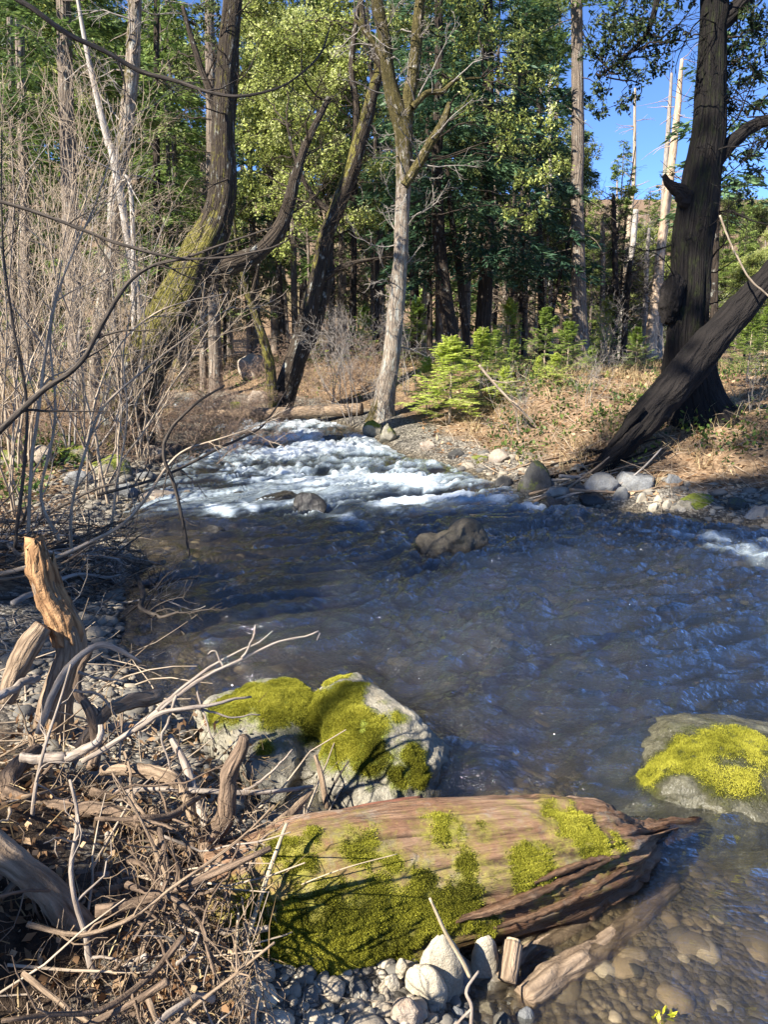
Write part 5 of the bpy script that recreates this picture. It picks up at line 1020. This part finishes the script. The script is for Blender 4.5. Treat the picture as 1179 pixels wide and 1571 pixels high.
# bare poles that fill the shade under the crowns
pp = None
for k in range(30):
    Yk = rng.uniform(22, 48); px = rng.uniform(250, 960) if k < 34 else rng.uniform(880, 1200); x = at(px, 520, Yk)[0]; hh = rng.uniform(6, 13)
    if k < 3:
        zz = np.linspace(-.3, 9, 10); P = np.stack([.25 * fbm(np.stack([zz * .2, 0 * zz + k, 0 * zz], 1), 2, 1), .25 * fbm(np.stack([zz * .2, 0 * zz + 4 + k, 0 * zz], 1), 2, 1), zz], 1)
        P0, R0 = P[None], (np.linspace(.11, .03, 10) * (.7 + .3 * k))[None]; P1, R1 = grow(P0, R0, 22, 70, .13, .3, 5, -.02, .15, .15); P2, R2 = grow(P1, R1, 3, 40, .5, .6, 4, 0, .2)
        r = thing('bare_pole', 'slender bare trunk in the shade of the wood', 'tree', (0, 0, 0), 'slender bare trunks deep in the wood'); mt = [M_BARKD, M_BARKG, M_TWIGT][k]
        obj('trunk', cat_(tubes(P0, R0, 8), tubes(P1, R1, 4), tubes(P2, np.maximum(R2, .004), 3)), mt, r); r.location = (x, Yk, H1(x, Yk)); pp = (pp or []) + [r]
    else: dup(pp[k % 3], (x, Yk, H1(x, Yk)), rng.uniform(0, 6.28), hh / 9)
# leafless trees on the hillside
P0, R0 = stems(1, (0, 0, 0), 8, .1, .12, 9, .05, .05, 0); P1, R1 = grow(P0, R0, 14, 42, .55, .5, 7, .12, .15, .25); P2, R2 = grow(P1, R1, 6, 38, .5, .6, 5, .1, .2, .2); P3, R3 = grow(P2, R2, 4, 38, .55, .6, 4, .1, .2, .2)
hb = thing('leafless_tree', 'leafless pinkish brown tree on the far hillside', 'tree', (0, 0, 0), 'leafless trees on the far hillside')
obj('trunk', tubes(P0, R0, 7), M_TWIGG, hb); obj('crown', cat_(tubes(P1, R1, 4), tubes(P2, np.maximum(R2, .014), 3), tubes(P3, np.maximum(R3, .012), 3)), M_TWIGR, hb)
for k in range(110):
    Yk = rng.uniform(46, 150); px = rng.uniform(860, 1320) if k % 6 else rng.uniform(420, 860); x = at(px, 520, Yk)[0]
    if k == 0: hb.location = (x, Yk, H1(x, Yk))
    else: dup(hb, (x, Yk, H1(x, Yk)), rng.uniform(0, 6.28), rng.uniform(.75, 1.2))
# two trees on the camera's own bank whose shade lies across midstream and the big oak
for k, (x, y, v, s) in enumerate([(-9.3, -1.35, 1, (.55, .55, .8)), (-13.4, -4.7, 0, (.45, .45, 1.0))]):
    dup(protos[v], (x, y, H1(x, y)), 1.3 * k, s, ['dark conifer standing behind the near bank, outside the photo', 'green conifer behind the near bank, outside the photo', 'olive broadleaf tree behind the near bank, outside the photo'][k], 'trees behind the camera')

t_, c_ = conifer(23, 13.5, 2.0, 90, 9000, .26, .075, seed=140, r0=.085); tp = proto('conifer_tree', 'very tall unseen conifer with a high crown, added to shade the far bank', 'conifer', (M_BARKG, M_NEED), (('trunk', t_), ('crown', c_)), 'trees behind the camera'); tp.location = (-9.88, -5.19, H1(-9.88, -5.19))  # unseen tree added for shade on the far bank; crown raised clear of the boulder
# ------------------------------------------------------------------ young firs on the far bank
def young_fir(h, seed, dens=1.0):
    nb = int(58 * dens); u = np.sort(rng.random(nb)) ** .9; zb = .06 * h + h * .9 * u; az = np.arange(nb) * 2.4 + rng.normal(size=nb) * .3
    L = h * .46 * (1 - u) ** .8 * rng.uniform(.45, 1.15, nb) + .06; pit = R(1) * (10 + 42 * u + rng.normal(size=nb) * 15)
    dh = np.stack([np.cos(az), np.sin(az), 0 * az], 1); sd = np.stack([-np.sin(az), np.cos(az), 0 * az], 1)
    def pt(b, s): return np.array([0, 0, 1]) * zb[b][:, None] + dh[b] * (s * np.cos(pit[b]))[:, None] + np.array([0, 0, 1]) * (s * np.sin(pit[b]) - .22 * s * s / h)[:, None]
    P = np.stack([pt(np.arange(nb), L * k) for k in np.linspace(0, 1, 6)], 1); limbs = tubes(P, np.outer(np.maximum(L * .008, .003), np.linspace(1, .3, 6)), 4)
    # side twigs, then flat rows of needles on every twig
    nt = 15; b = np.repeat(np.arange(nb), nt); s = np.tile(np.linspace(.16, 1, nt), nb); sg = np.tile(np.array([1, -1] * nt)[:nt], nb)
    tl = L[b] * .42 * (1.05 - s) ** .75 * rng.uniform(.7, 1.1, nb * nt) + .02; A = pt(b, s * L[b]); td = unit(dh[b] * .75 + sd[b] * (sg * .8)[:, None] + np.array([0, 0, -.1]) + rng.normal(size=(nb * nt, 3)) * .2)
    tw = tubes(np.stack([A, A + td * tl[:, None]], 1), np.outer(np.full(nb * nt, .0022), [1, .5]), 3)
    m = int(15 * dens) + 5; i = np.repeat(np.arange(nb * nt), m * 2); f = np.tile(np.repeat(np.linspace(.02, 1, m), 2), nb * nt); s2 = np.tile(np.array([1, -1] * m), nb * nt)
    C = A[i] + td[i] * (tl[i] * f)[:, None]; q = unit(np.cross(td[i], np.array([0, 0, 1.0]))); D = unit(td[i] * .65 + q * (s2 * .8)[:, None] + np.array([0, 0, .12]) + rng.normal(size=(len(i), 3)) * .12)
    t = np.clip(.44 + .35 * s[i] + .2 * f + .15 * u[b[i]] + rng.normal(size=len(i)) * .12, 0, 1)
    return cat_(tubes(np.array([[[0, 0, -.1], [.01, 0, h * .5], [0, .01, h]]]), np.array([[h * .014, h * .009, .003]]), 8), limbs, tw), kites(C, D, unit(np.array([0, 0, 1]) + rng.normal(size=C.shape) * .35), .05 * rng.uniform(.6, 1.3, len(i)), .0085, t)
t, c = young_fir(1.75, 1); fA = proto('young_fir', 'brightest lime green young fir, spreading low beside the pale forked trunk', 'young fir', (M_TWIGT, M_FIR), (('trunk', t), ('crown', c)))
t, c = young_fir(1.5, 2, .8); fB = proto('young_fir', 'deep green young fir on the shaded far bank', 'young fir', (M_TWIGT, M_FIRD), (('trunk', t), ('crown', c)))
def fir(pr, px, base, top, Y, label, use=False, wide=1.0):
    x = at(px, base, Y)[0]; z = H1(x, Y); h0 = 1.75 if pr is fA else 1.5; s = (at(px, top, Y)[2] - z) / h0
    if use: pr.location = (x, Y, z); pr.scale = (s * wide, s * wide, s); return
    dup(pr, (x, Y, z), rng.uniform(0, 6), (s * wide, s * wide, s), label)
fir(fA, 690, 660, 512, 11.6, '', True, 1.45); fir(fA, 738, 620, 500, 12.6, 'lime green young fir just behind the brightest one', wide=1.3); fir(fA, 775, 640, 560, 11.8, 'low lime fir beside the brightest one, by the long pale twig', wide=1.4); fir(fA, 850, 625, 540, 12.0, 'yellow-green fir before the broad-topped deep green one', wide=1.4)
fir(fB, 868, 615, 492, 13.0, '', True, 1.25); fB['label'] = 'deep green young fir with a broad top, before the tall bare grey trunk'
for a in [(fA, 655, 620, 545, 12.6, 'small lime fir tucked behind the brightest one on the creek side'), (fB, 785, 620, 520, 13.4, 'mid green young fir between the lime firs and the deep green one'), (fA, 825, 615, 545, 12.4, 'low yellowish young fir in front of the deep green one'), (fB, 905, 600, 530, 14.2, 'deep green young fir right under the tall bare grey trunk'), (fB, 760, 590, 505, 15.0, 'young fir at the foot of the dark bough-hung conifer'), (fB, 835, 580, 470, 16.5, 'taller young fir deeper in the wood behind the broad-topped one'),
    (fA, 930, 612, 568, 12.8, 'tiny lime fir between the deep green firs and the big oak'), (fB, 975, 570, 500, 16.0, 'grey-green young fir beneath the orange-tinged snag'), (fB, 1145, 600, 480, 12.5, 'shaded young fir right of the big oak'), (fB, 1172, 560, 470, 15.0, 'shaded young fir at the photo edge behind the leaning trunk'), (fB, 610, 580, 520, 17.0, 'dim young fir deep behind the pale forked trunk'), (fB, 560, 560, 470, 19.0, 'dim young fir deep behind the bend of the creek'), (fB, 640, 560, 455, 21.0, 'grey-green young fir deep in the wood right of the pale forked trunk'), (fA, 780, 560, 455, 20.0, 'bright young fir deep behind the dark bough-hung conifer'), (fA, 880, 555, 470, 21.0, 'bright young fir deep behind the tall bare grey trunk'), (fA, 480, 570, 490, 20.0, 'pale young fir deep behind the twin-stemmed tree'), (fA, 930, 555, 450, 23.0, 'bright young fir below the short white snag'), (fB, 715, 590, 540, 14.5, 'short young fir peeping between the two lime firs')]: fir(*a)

# two unseen young firs added beside the camera to shade the root tangle
for x, y, s_ in ((-2.5, .12, 1.35), (-3.1, -.1, 1.6)): dup(fB, (x, y, H1(x, y)), 1.0, s_, 'unseen young fir added to shade the root tangle', 'young firs added for shade beside the camera')
# ------------------------------------------------------------------ bare shrubs and the thicket
def sproto(name, label, M, mats, cat, group):
    r = thing(name, label, cat, (0, 0, 0), group); obj('stem', M[0], mats[0], r); o = obj('twig_sprays', M[1], mats[1], r); return r
TH = 'bare shrubs of the near bank thicket'
s1 = sproto('bare_shrub', 'bare tan twigged shrub in the near bank thicket', bare_shrub(7, 3.5, .30, .014, 7, 5, 2, 36), (M_TWIGT, M_TWIGT), 'shrub', TH)
s2 = sproto('bare_shrub', 'bare grey arching shrub in the near bank thicket', bare_shrub(5, 4.3, .42, .016, 7, 5, 2, 42, .14, .3, -.02), (M_TWIGG, M_TWIGT), 'shrub', TH)
s3 = sproto('bare_shrub', 'low reddish twiggy shrub in the near bank thicket', bare_shrub(18, 1.35, .75, .006, 6, 4, 2, 45, .2, .5, -.03), (M_TWIGR, M_TWIGR), 'shrub', 'low reddish shrubs along the near bank')
s4 = sproto('bare_shrub', 'leafless grey understorey shrub in the wood', bare_shrub(6, 2.0, .4, .009, 6, 5, 2, 42, .16, .3), (M_TWIGG, M_TWIGG), 'shrub', 'leafless understorey shrubs of the wood')
used_ = set()
def shrub(pr, px, Y, s=1.0, label=None, rz=None, group=None):
    x = at(px, 520, Y)[0]; z = H1(x, Y); rz = rng.uniform(0, 6.28) if rz is None else rz
    if pr.name not in used_:
        used_.add(pr.name); pr.location = (x, Y, z); pr.rotation_euler.z = rz; pr.scale = (s, s, s)
        if label: pr['label'] = label
        return
    dup(pr, (x, Y, z), rz, s, label, group)
for a in [(s1, -10, 6.6, .95), (s1, 130, 7.8, .95), (s1, 20, 8.6, 1.1), (s2, 90, 9.2, 1.0), (s2, -110, 6.4, .9), (s1, 200, 9.4, .8), (s2, 30, 10.8, 1.0), (s2, 170, 10.4, .75)]: shrub(*a)
for a in [(s3, 280, 9.8, .9), (s3, 330, 11.2, .9), (s3, 250, 11.4, 1.0), (s3, 110, 9.6, .9), (s3, 190, 10.6, .9), (s3, 310, 12.6, 1.0), (s3, 20, 9.6, .9), (s3, 380, 12.6, .7)]: shrub(*a)
shrub(s4, 548, 13.2, .95, 'bare grey shrub on the bend just left of the pale forked trunk'); shrub(s4, 600, 12.2, .5, 'small bare shrub at the foot of the pale forked trunk'); shrub(s4, 522, 14.6, 1.0, 'bare grey shrub behind the far end of the crossing log')
shrub(s4, 640, 14.2, .8, 'bare grey shrub between the pale forked trunk and the lime firs')
for a in [(s3, 410, 14.8, .8), (s3, 470, 15.2, .9), (s3, 540, 15.6, .8), (s3, 350, 14.6, 1.0), (s3, 500, 17, 1.0), (s3, 580, 16.5, .8), (s3, 440, 18, 1.0)]: shrub(*a, 'low reddish twiggy shrub in the shade beyond the crossing log')
LAB = 'leafless grey understorey shrub in the shade of the wood'
for k in range(16):
    Yk = rng.uniform(15.5, 30); px = rng.uniform(330, 1180) if k % 3 else rng.uniform(330, 640); shrub(s4, px, Yk, rng.uniform(.6, 1.05), LAB)
for k, (px, Y, s, lab) in enumerate([(800, 10.4, .5, 'sparse pale twigs leaning over the sunny bend of the far bank'), (905, 10.6, .45, 'thin bare twigs on the dry bank before the leaning trunk'), (1165, 9.4, .4, 'thin bare twigs on the far bank at the photo edge')]): shrub(s4, px, Y, s, lab)
# single stems that can be followed by eye
def stem1(label, rows, Y, mat=M_TWIGG, tw=6, name='bare_branch', cat='branch', tl=.28):
    M = pxlimb(rows, Y, K=50, S=8, rough=.08, wob=.01, seed=len(rows)); root = thing(name, label, cat, M[0][np.argmin(M[0][:, 2])]); obj('stem', M, mat, root)
    q = spline(np.array([[*at(r_[0], r_[1], r_[3] if len(r_) > 3 else Y), r_[2] / 2 * Y / F] for r_ in rows]), 14)
    P1, R1 = grow(q[None, :, :3], q[None, :, 3], tw, 42, tl, .5, 8, .04, .12, .15); P2, R2 = grow(P1, R1, 4, 40, .5, .6, 6, .03, .15)
    obj('twig_sprays', cat_(tubes(P1, np.maximum(R1, .0018), 4), tubes(P2, np.maximum(R2, .0014), 3)), mat, root); return root
stem1('thick dark branch rising across the thicket from the photo edge', [(-40, 700, 10.9), (60, 602, 8.8), (130, 545, 8.2), (205, 425, 6.1), (290, 392, 4.1), (420, 350, 2.0)], 3.6, M_TWIGD, 7, tl=.22)
stem1('long thin dark branch sagging across the thicket at mid height', [(-30, 300, 6), (110, 345, 5), (200, 380, 5), (300, 396, 4), (400, 385, 3), (445, 370, 2)], 3.2, M_TWIGD, 5, tl=.2)
stem1('dark bough drooping in a long curve across the upper thicket', [(-60, -60, 10), (20, -5, 9), (55, 18, 8), (100, 50, 8), (160, 78, 7), (215, 110, 7), (270, 125, 6), (340, 145, 5), (400, 143, 4), (450, 125, 3), (490, 85, 3), (506, 40, 2)], 4.0, M_TWIGD, 6, 'overhanging_bough', 'branch', .16)
stem1('dark twig hanging down in front of the shaded water', [(345, 590, 3), (300, 620, 4), (262, 660, 5), (250, 695, 6), (264, 738, 6), (281, 800, 5), (291, 852, 3)], 4.2, M_TWIGD, 4, tl=.2)
stem1('tan grey branch reaching out over the gravel from the brush heap', [(0, 880, 7.2), (78, 858, 6.6), (178, 812, 5.4), (219, 771, 4.8), (254, 718, 4.2), (285, 690, 3.0), (340, 672, 2.4), (430, 640, 1.2)], 4.3, M_TWIGT, 6, tl=.18)
stem1('pale upright stem forking in the middle of the thicket', [(42, 850, 6.0), (48, 700, 5.4), (68, 560, 4.8), (95, 430, 3.6), (150, 300, 2.4), (190, 180, 1.2)], 4.6, M_TWIGT, 9)
stem1('dark wavy stem at the photo edge of the thicket', [(22, 840, 6.0), (35, 720, 5.4), (38, 600, 4.8), (18, 480, 4.2), (2, 360, 3.0), (5, 200, 1.8)], 4.3, M_TWIGD, 7)
stem1('tan stem leaning across the thicket toward the leaning mossy tree', [(108, 840, 5.4), (112, 760, 4.8), (150, 640, 4.2), (230, 560, 3.0), (310, 500, 1.8), (360, 470, 1.2)], 4.8, M_TWIGT, 9)
stem1('tan grey stem curving up beside the flat-topped mossy block', [(92, 830, 5.4), (62, 760, 4.8), (85, 640, 4.2), (78, 520, 3.0), (95, 400, 1.8)], 4.7, M_TWIGT, 8)
stem1('slim tan stem fanning out above the near bank rocks', [(170, 820, 4.2), (178, 740, 3.6), (195, 640, 3.0), (190, 540, 2.4), (215, 420, 1.2)], 5.2, M_TWIGT, 9)
stem1('pale stem bending low over the near bank rocks', [(130, 700, 4.2), (150, 600, 3.6), (190, 520, 3.0), (260, 470, 2.4), (350, 450, 1.2)], 6.0, M_TWIGT, 9)
stem1('wiry dark twigs reaching from the thicket toward the rapids', [(150, 760, 5), (250, 730, 4.5), (330, 690, 4), (400, 655, 3), (440, 600, 2)], 5.0, M_TWIGD, 7, tl=.22)
stem1('thin vine looping down from the leaning trunk', [(1105, 330, 3), (1122, 372, 3), (1150, 425, 3), (1182, 455, 3)], 8.7, M_TWIGT, 2, 'vine', 'vine', .1)
stem1('long pale twig slanting down the dry bank to the water', [(735, 560, 4), (770, 600, 4), (820, 650, 4), (862, 702, 4)], 10.2, M_TWIGT, 4, tl=.2)
# driftwood heap on the near bank
HP = 'dead branches of the dark driftwood heap on the near bank'
for k in range(46):
    px, py = rng.uniform(-30, 255), rng.uniform(800, 935); Y = np.interp(py, [800, 935], [5.6, 4.3]); p = at(px, py, Y); g = H1(p[0], p[1]); p[2] = g + rng.uniform(.02, .30) * np.interp(px, [0, 255], [1.2, .4])
    a = rng.normal(0, .55) + (0 if rng.random() < .8 else 1.4); Lk = rng.uniform(.5, 1.5); d = np.array([math.cos(a), math.sin(a), rng.normal() * .12]); P = wander(p - d * Lk / 2, d, 9, Lk / 8, rng, 0, .14)
    P[:, 2] = np.maximum(P[:, 2], H(P[:, 0], P[:, 1]) + .01); r = rng.choice([.006, .009, .014, .02]); q = np.column_stack([P, r * np.linspace(1, .4, 9)])
    M0 = limb(q, K=22, S=7, rough=.2, seed=k); P1, R1 = grow(P[None], q[None, :, 3], 7, 42, .35, .5, 6, .05, .2, .2); P2, R2 = grow(P1, R1, 3, 40, .5, .6, 5, 0, .2)
    root = thing('dead_branch', 'dead branch among many in the dark driftwood heap on the near bank', 'branch', P[0], HP); mt = [M_TWIGD, M_DRIFT, M_TWIGD, M_TWIGG][k % 4]
    obj('stem', M0, mt, root); obj('twig_sprays', cat_(tubes(P1, np.maximum(R1, .002), 4), tubes(P2, np.maximum(R2, .0015), 3)), mt, root)
HQ = 'driftwood sticks washed against the leaning trunk'
for k in range(16):
    px, py = rng.uniform(830, 960), rng.uniform(690, 765); p = hit(px, py); a = rng.normal(.15, .35); Lk = rng.uniform(.5, 1.5); d = np.array([math.cos(a), math.sin(a) * .5, .25 * rng.normal() + .15]); P = wander(p - d * Lk / 2, d, 7, Lk / 6, rng, 0, .1)
    P[:, 2] = np.maximum(P[:, 2], H(P[:, 0], P[:, 1]) + .015)
    solo('driftwood_stick', limb(np.column_stack([P, rng.uniform(.010, .022) * np.linspace(1, .5, 7)]), K=18, S=7, rough=.2, seed=k), [M_BARKB, M_DRIFT, M_TWIGG][k % 3], 'driftwood stick lodged at the splintered foot of the leaning trunk', 'stick', HQ)
lg = pxlimb([(318, 640, 9, 13.9), (370, 639, 14, 13.8), (440, 638, 17, 13.7), (520, 634, 19, 13.6), (556, 632, 17, 13.5)], K=50, S=18, rough=.15, seed=6); lg[0][:, 2] += .06
solo('crossing_log', lg, M_DRIFT, 'long log lying straight across the creek at the head of the rapids', 'log')

# ------------------------------------------------------------------ things nobody could count
def ground_pts(n, fx, fy, dmin=.25, dmax=99, den=None):
    x = rng.uniform(*fx, n * 4); y = rng.uniform(*fy, n * 4); d = sdist(x, y); k = (d > dmin) & (d < dmax)
    if den is not None: k &= den(x, y) > rng.random(len(x))
    x, y = x[k][:n], y[k][:n]; return np.stack([x, y, H(x, y)], 1)
patch = lambda s, t, w=.25: (lambda x, y: sm(t - w, t + w, fbm(np.stack([x * s, y * s, 0 * x + t * 31], -1), 3, 7)))
p = np.concatenate([ground_pts(12000, (.6, 9), (7, 16), .2), ground_pts(5000, (-8, -1.4), (5, 15), .5), ground_pts(12000, (-14, 18), (13, 34), .3)])
n = len(p); D = unit(rng.normal(size=(n, 3)) * np.array([1, 1, .35])); Nn = unit(np.array([0, 0, 1]) + rng.normal(size=(n, 3)) * .5)
tag(obj('dead_leaves', kites(p + np.array([0, 0, .008]), D, Nn, rng.uniform(.04, .10, n), rng.uniform(.025, .055, n)), M_LITTER, smooth=False), kind='stuff')
p = np.concatenate([ground_pts(420, (1.2, 8), (7.6, 13), .45, 9, patch(.9, .0)), ground_pts(900, (-8, -2), (7, 14), .9, 9, patch(.7, .1)), ground_pts(1600, (-6, 14), (13.5, 24), .45, 20, patch(.5, .0))])
i = np.repeat(np.arange(len(p)), 9); n = len(i); C = p[i] + rng.normal(size=(n, 3)) * np.array([.07, .07, 0]); D = unit(rng.normal(size=(n, 3)) * .55 + np.array([0, 0, .8]))
tag(obj('dry_grass', blades(C, D, rng.uniform(.12, .38, n), .007, .9), M_STRAW, smooth=False), kind='stuff')
p = np.concatenate([ground_pts(800, (1.5, 9), (8.2, 14), .6, 9, patch(.8, .15)), ground_pts(900, (-8, -2), (7, 14), 1.0, 9, patch(.7, .2)), ground_pts(2200, (-12, 18), (13, 26), .6, 30, patch(.45, .1))])
i = np.repeat(np.arange(len(p)), 8); n = len(i); C = p[i] + rng.normal(size=(n, 3)) * np.array([.09, .09, .05]) + np.array([0, 0, .07]); D = unit(rng.normal(size=(n, 3)) + np.array([0, 0, .4]))
tag(obj('green_herbs', kites(C, D, unit(np.array([0, 0, 1]) + rng.normal(size=(n, 3)) * .5), rng.uniform(.04, .09, n), rng.uniform(.02, .045, n)), M_HERB, smooth=False), kind='stuff')
# fallen twigs and bracken lying over the banks
p = np.concatenate([ground_pts(900, (.8, 7.5), (7.3, 13), .15, 4), ground_pts(900, (-7, -1.2), (5, 13.5), .3, 4), ground_pts(260, (-2.2, -.15), (1.0, 4.2), .0, 2)])
n = len(p); a = rng.uniform(0, 6.28, n); d = np.stack([np.cos(a), np.sin(a), rng.normal(size=n) * .25 + .12], 1); L = rng.uniform(.12, .6, n); P = [p + np.array([0, 0, .01])]
for k in range(4): d = unit(d + rng.normal(size=(n, 3)) * .2); P.append(P[-1] + d * (L / 4)[:, None])
P = np.stack(P, 1); P[..., 2] = np.maximum(P[..., 2], H(P[..., 0], P[..., 1]) + .006)
tag(obj('fallen_twigs', tubes(P, np.outer(rng.uniform(.0018, .006, n), np.linspace(1, .4, 5)), 4), M_TWIGT), kind='stuff')
# straw and torn grass snagged in the root tangle
n = 450; C = np.stack([G(px, py, z) for px, py, z in zip(rng.uniform(-60, 420, n), rng.uniform(1060, 1580, n), rng.uniform(.2, .42, n))]); C[:, 2] = np.maximum(C[:, 2], H(C[:, 0], C[:, 1]) + .01)
D = unit(rng.normal(size=(n, 3)) + np.array([0, 0, .1]))
tag(obj('snagged_straw', blades(C, D, rng.uniform(.04, .16, n), .0035, .8), M_STRAW, smooth=False), kind='stuff')

n = 1500; C = np.stack([G(px, py, z) for px, py, z in zip(rng.uniform(-60, 380, n), rng.uniform(1100, 1580, n), rng.uniform(.2, .40, n))]); C[:, 2] = np.maximum(C[:, 2], H(C[:, 0], C[:, 1]) + .008)
tag(obj('leaf_debris', kites(C, rdir(n), rdir(n), rng.uniform(.015, .045, n), rng.uniform(.008, .022, n)), M_LITTER, smooth=False), kind='stuff')
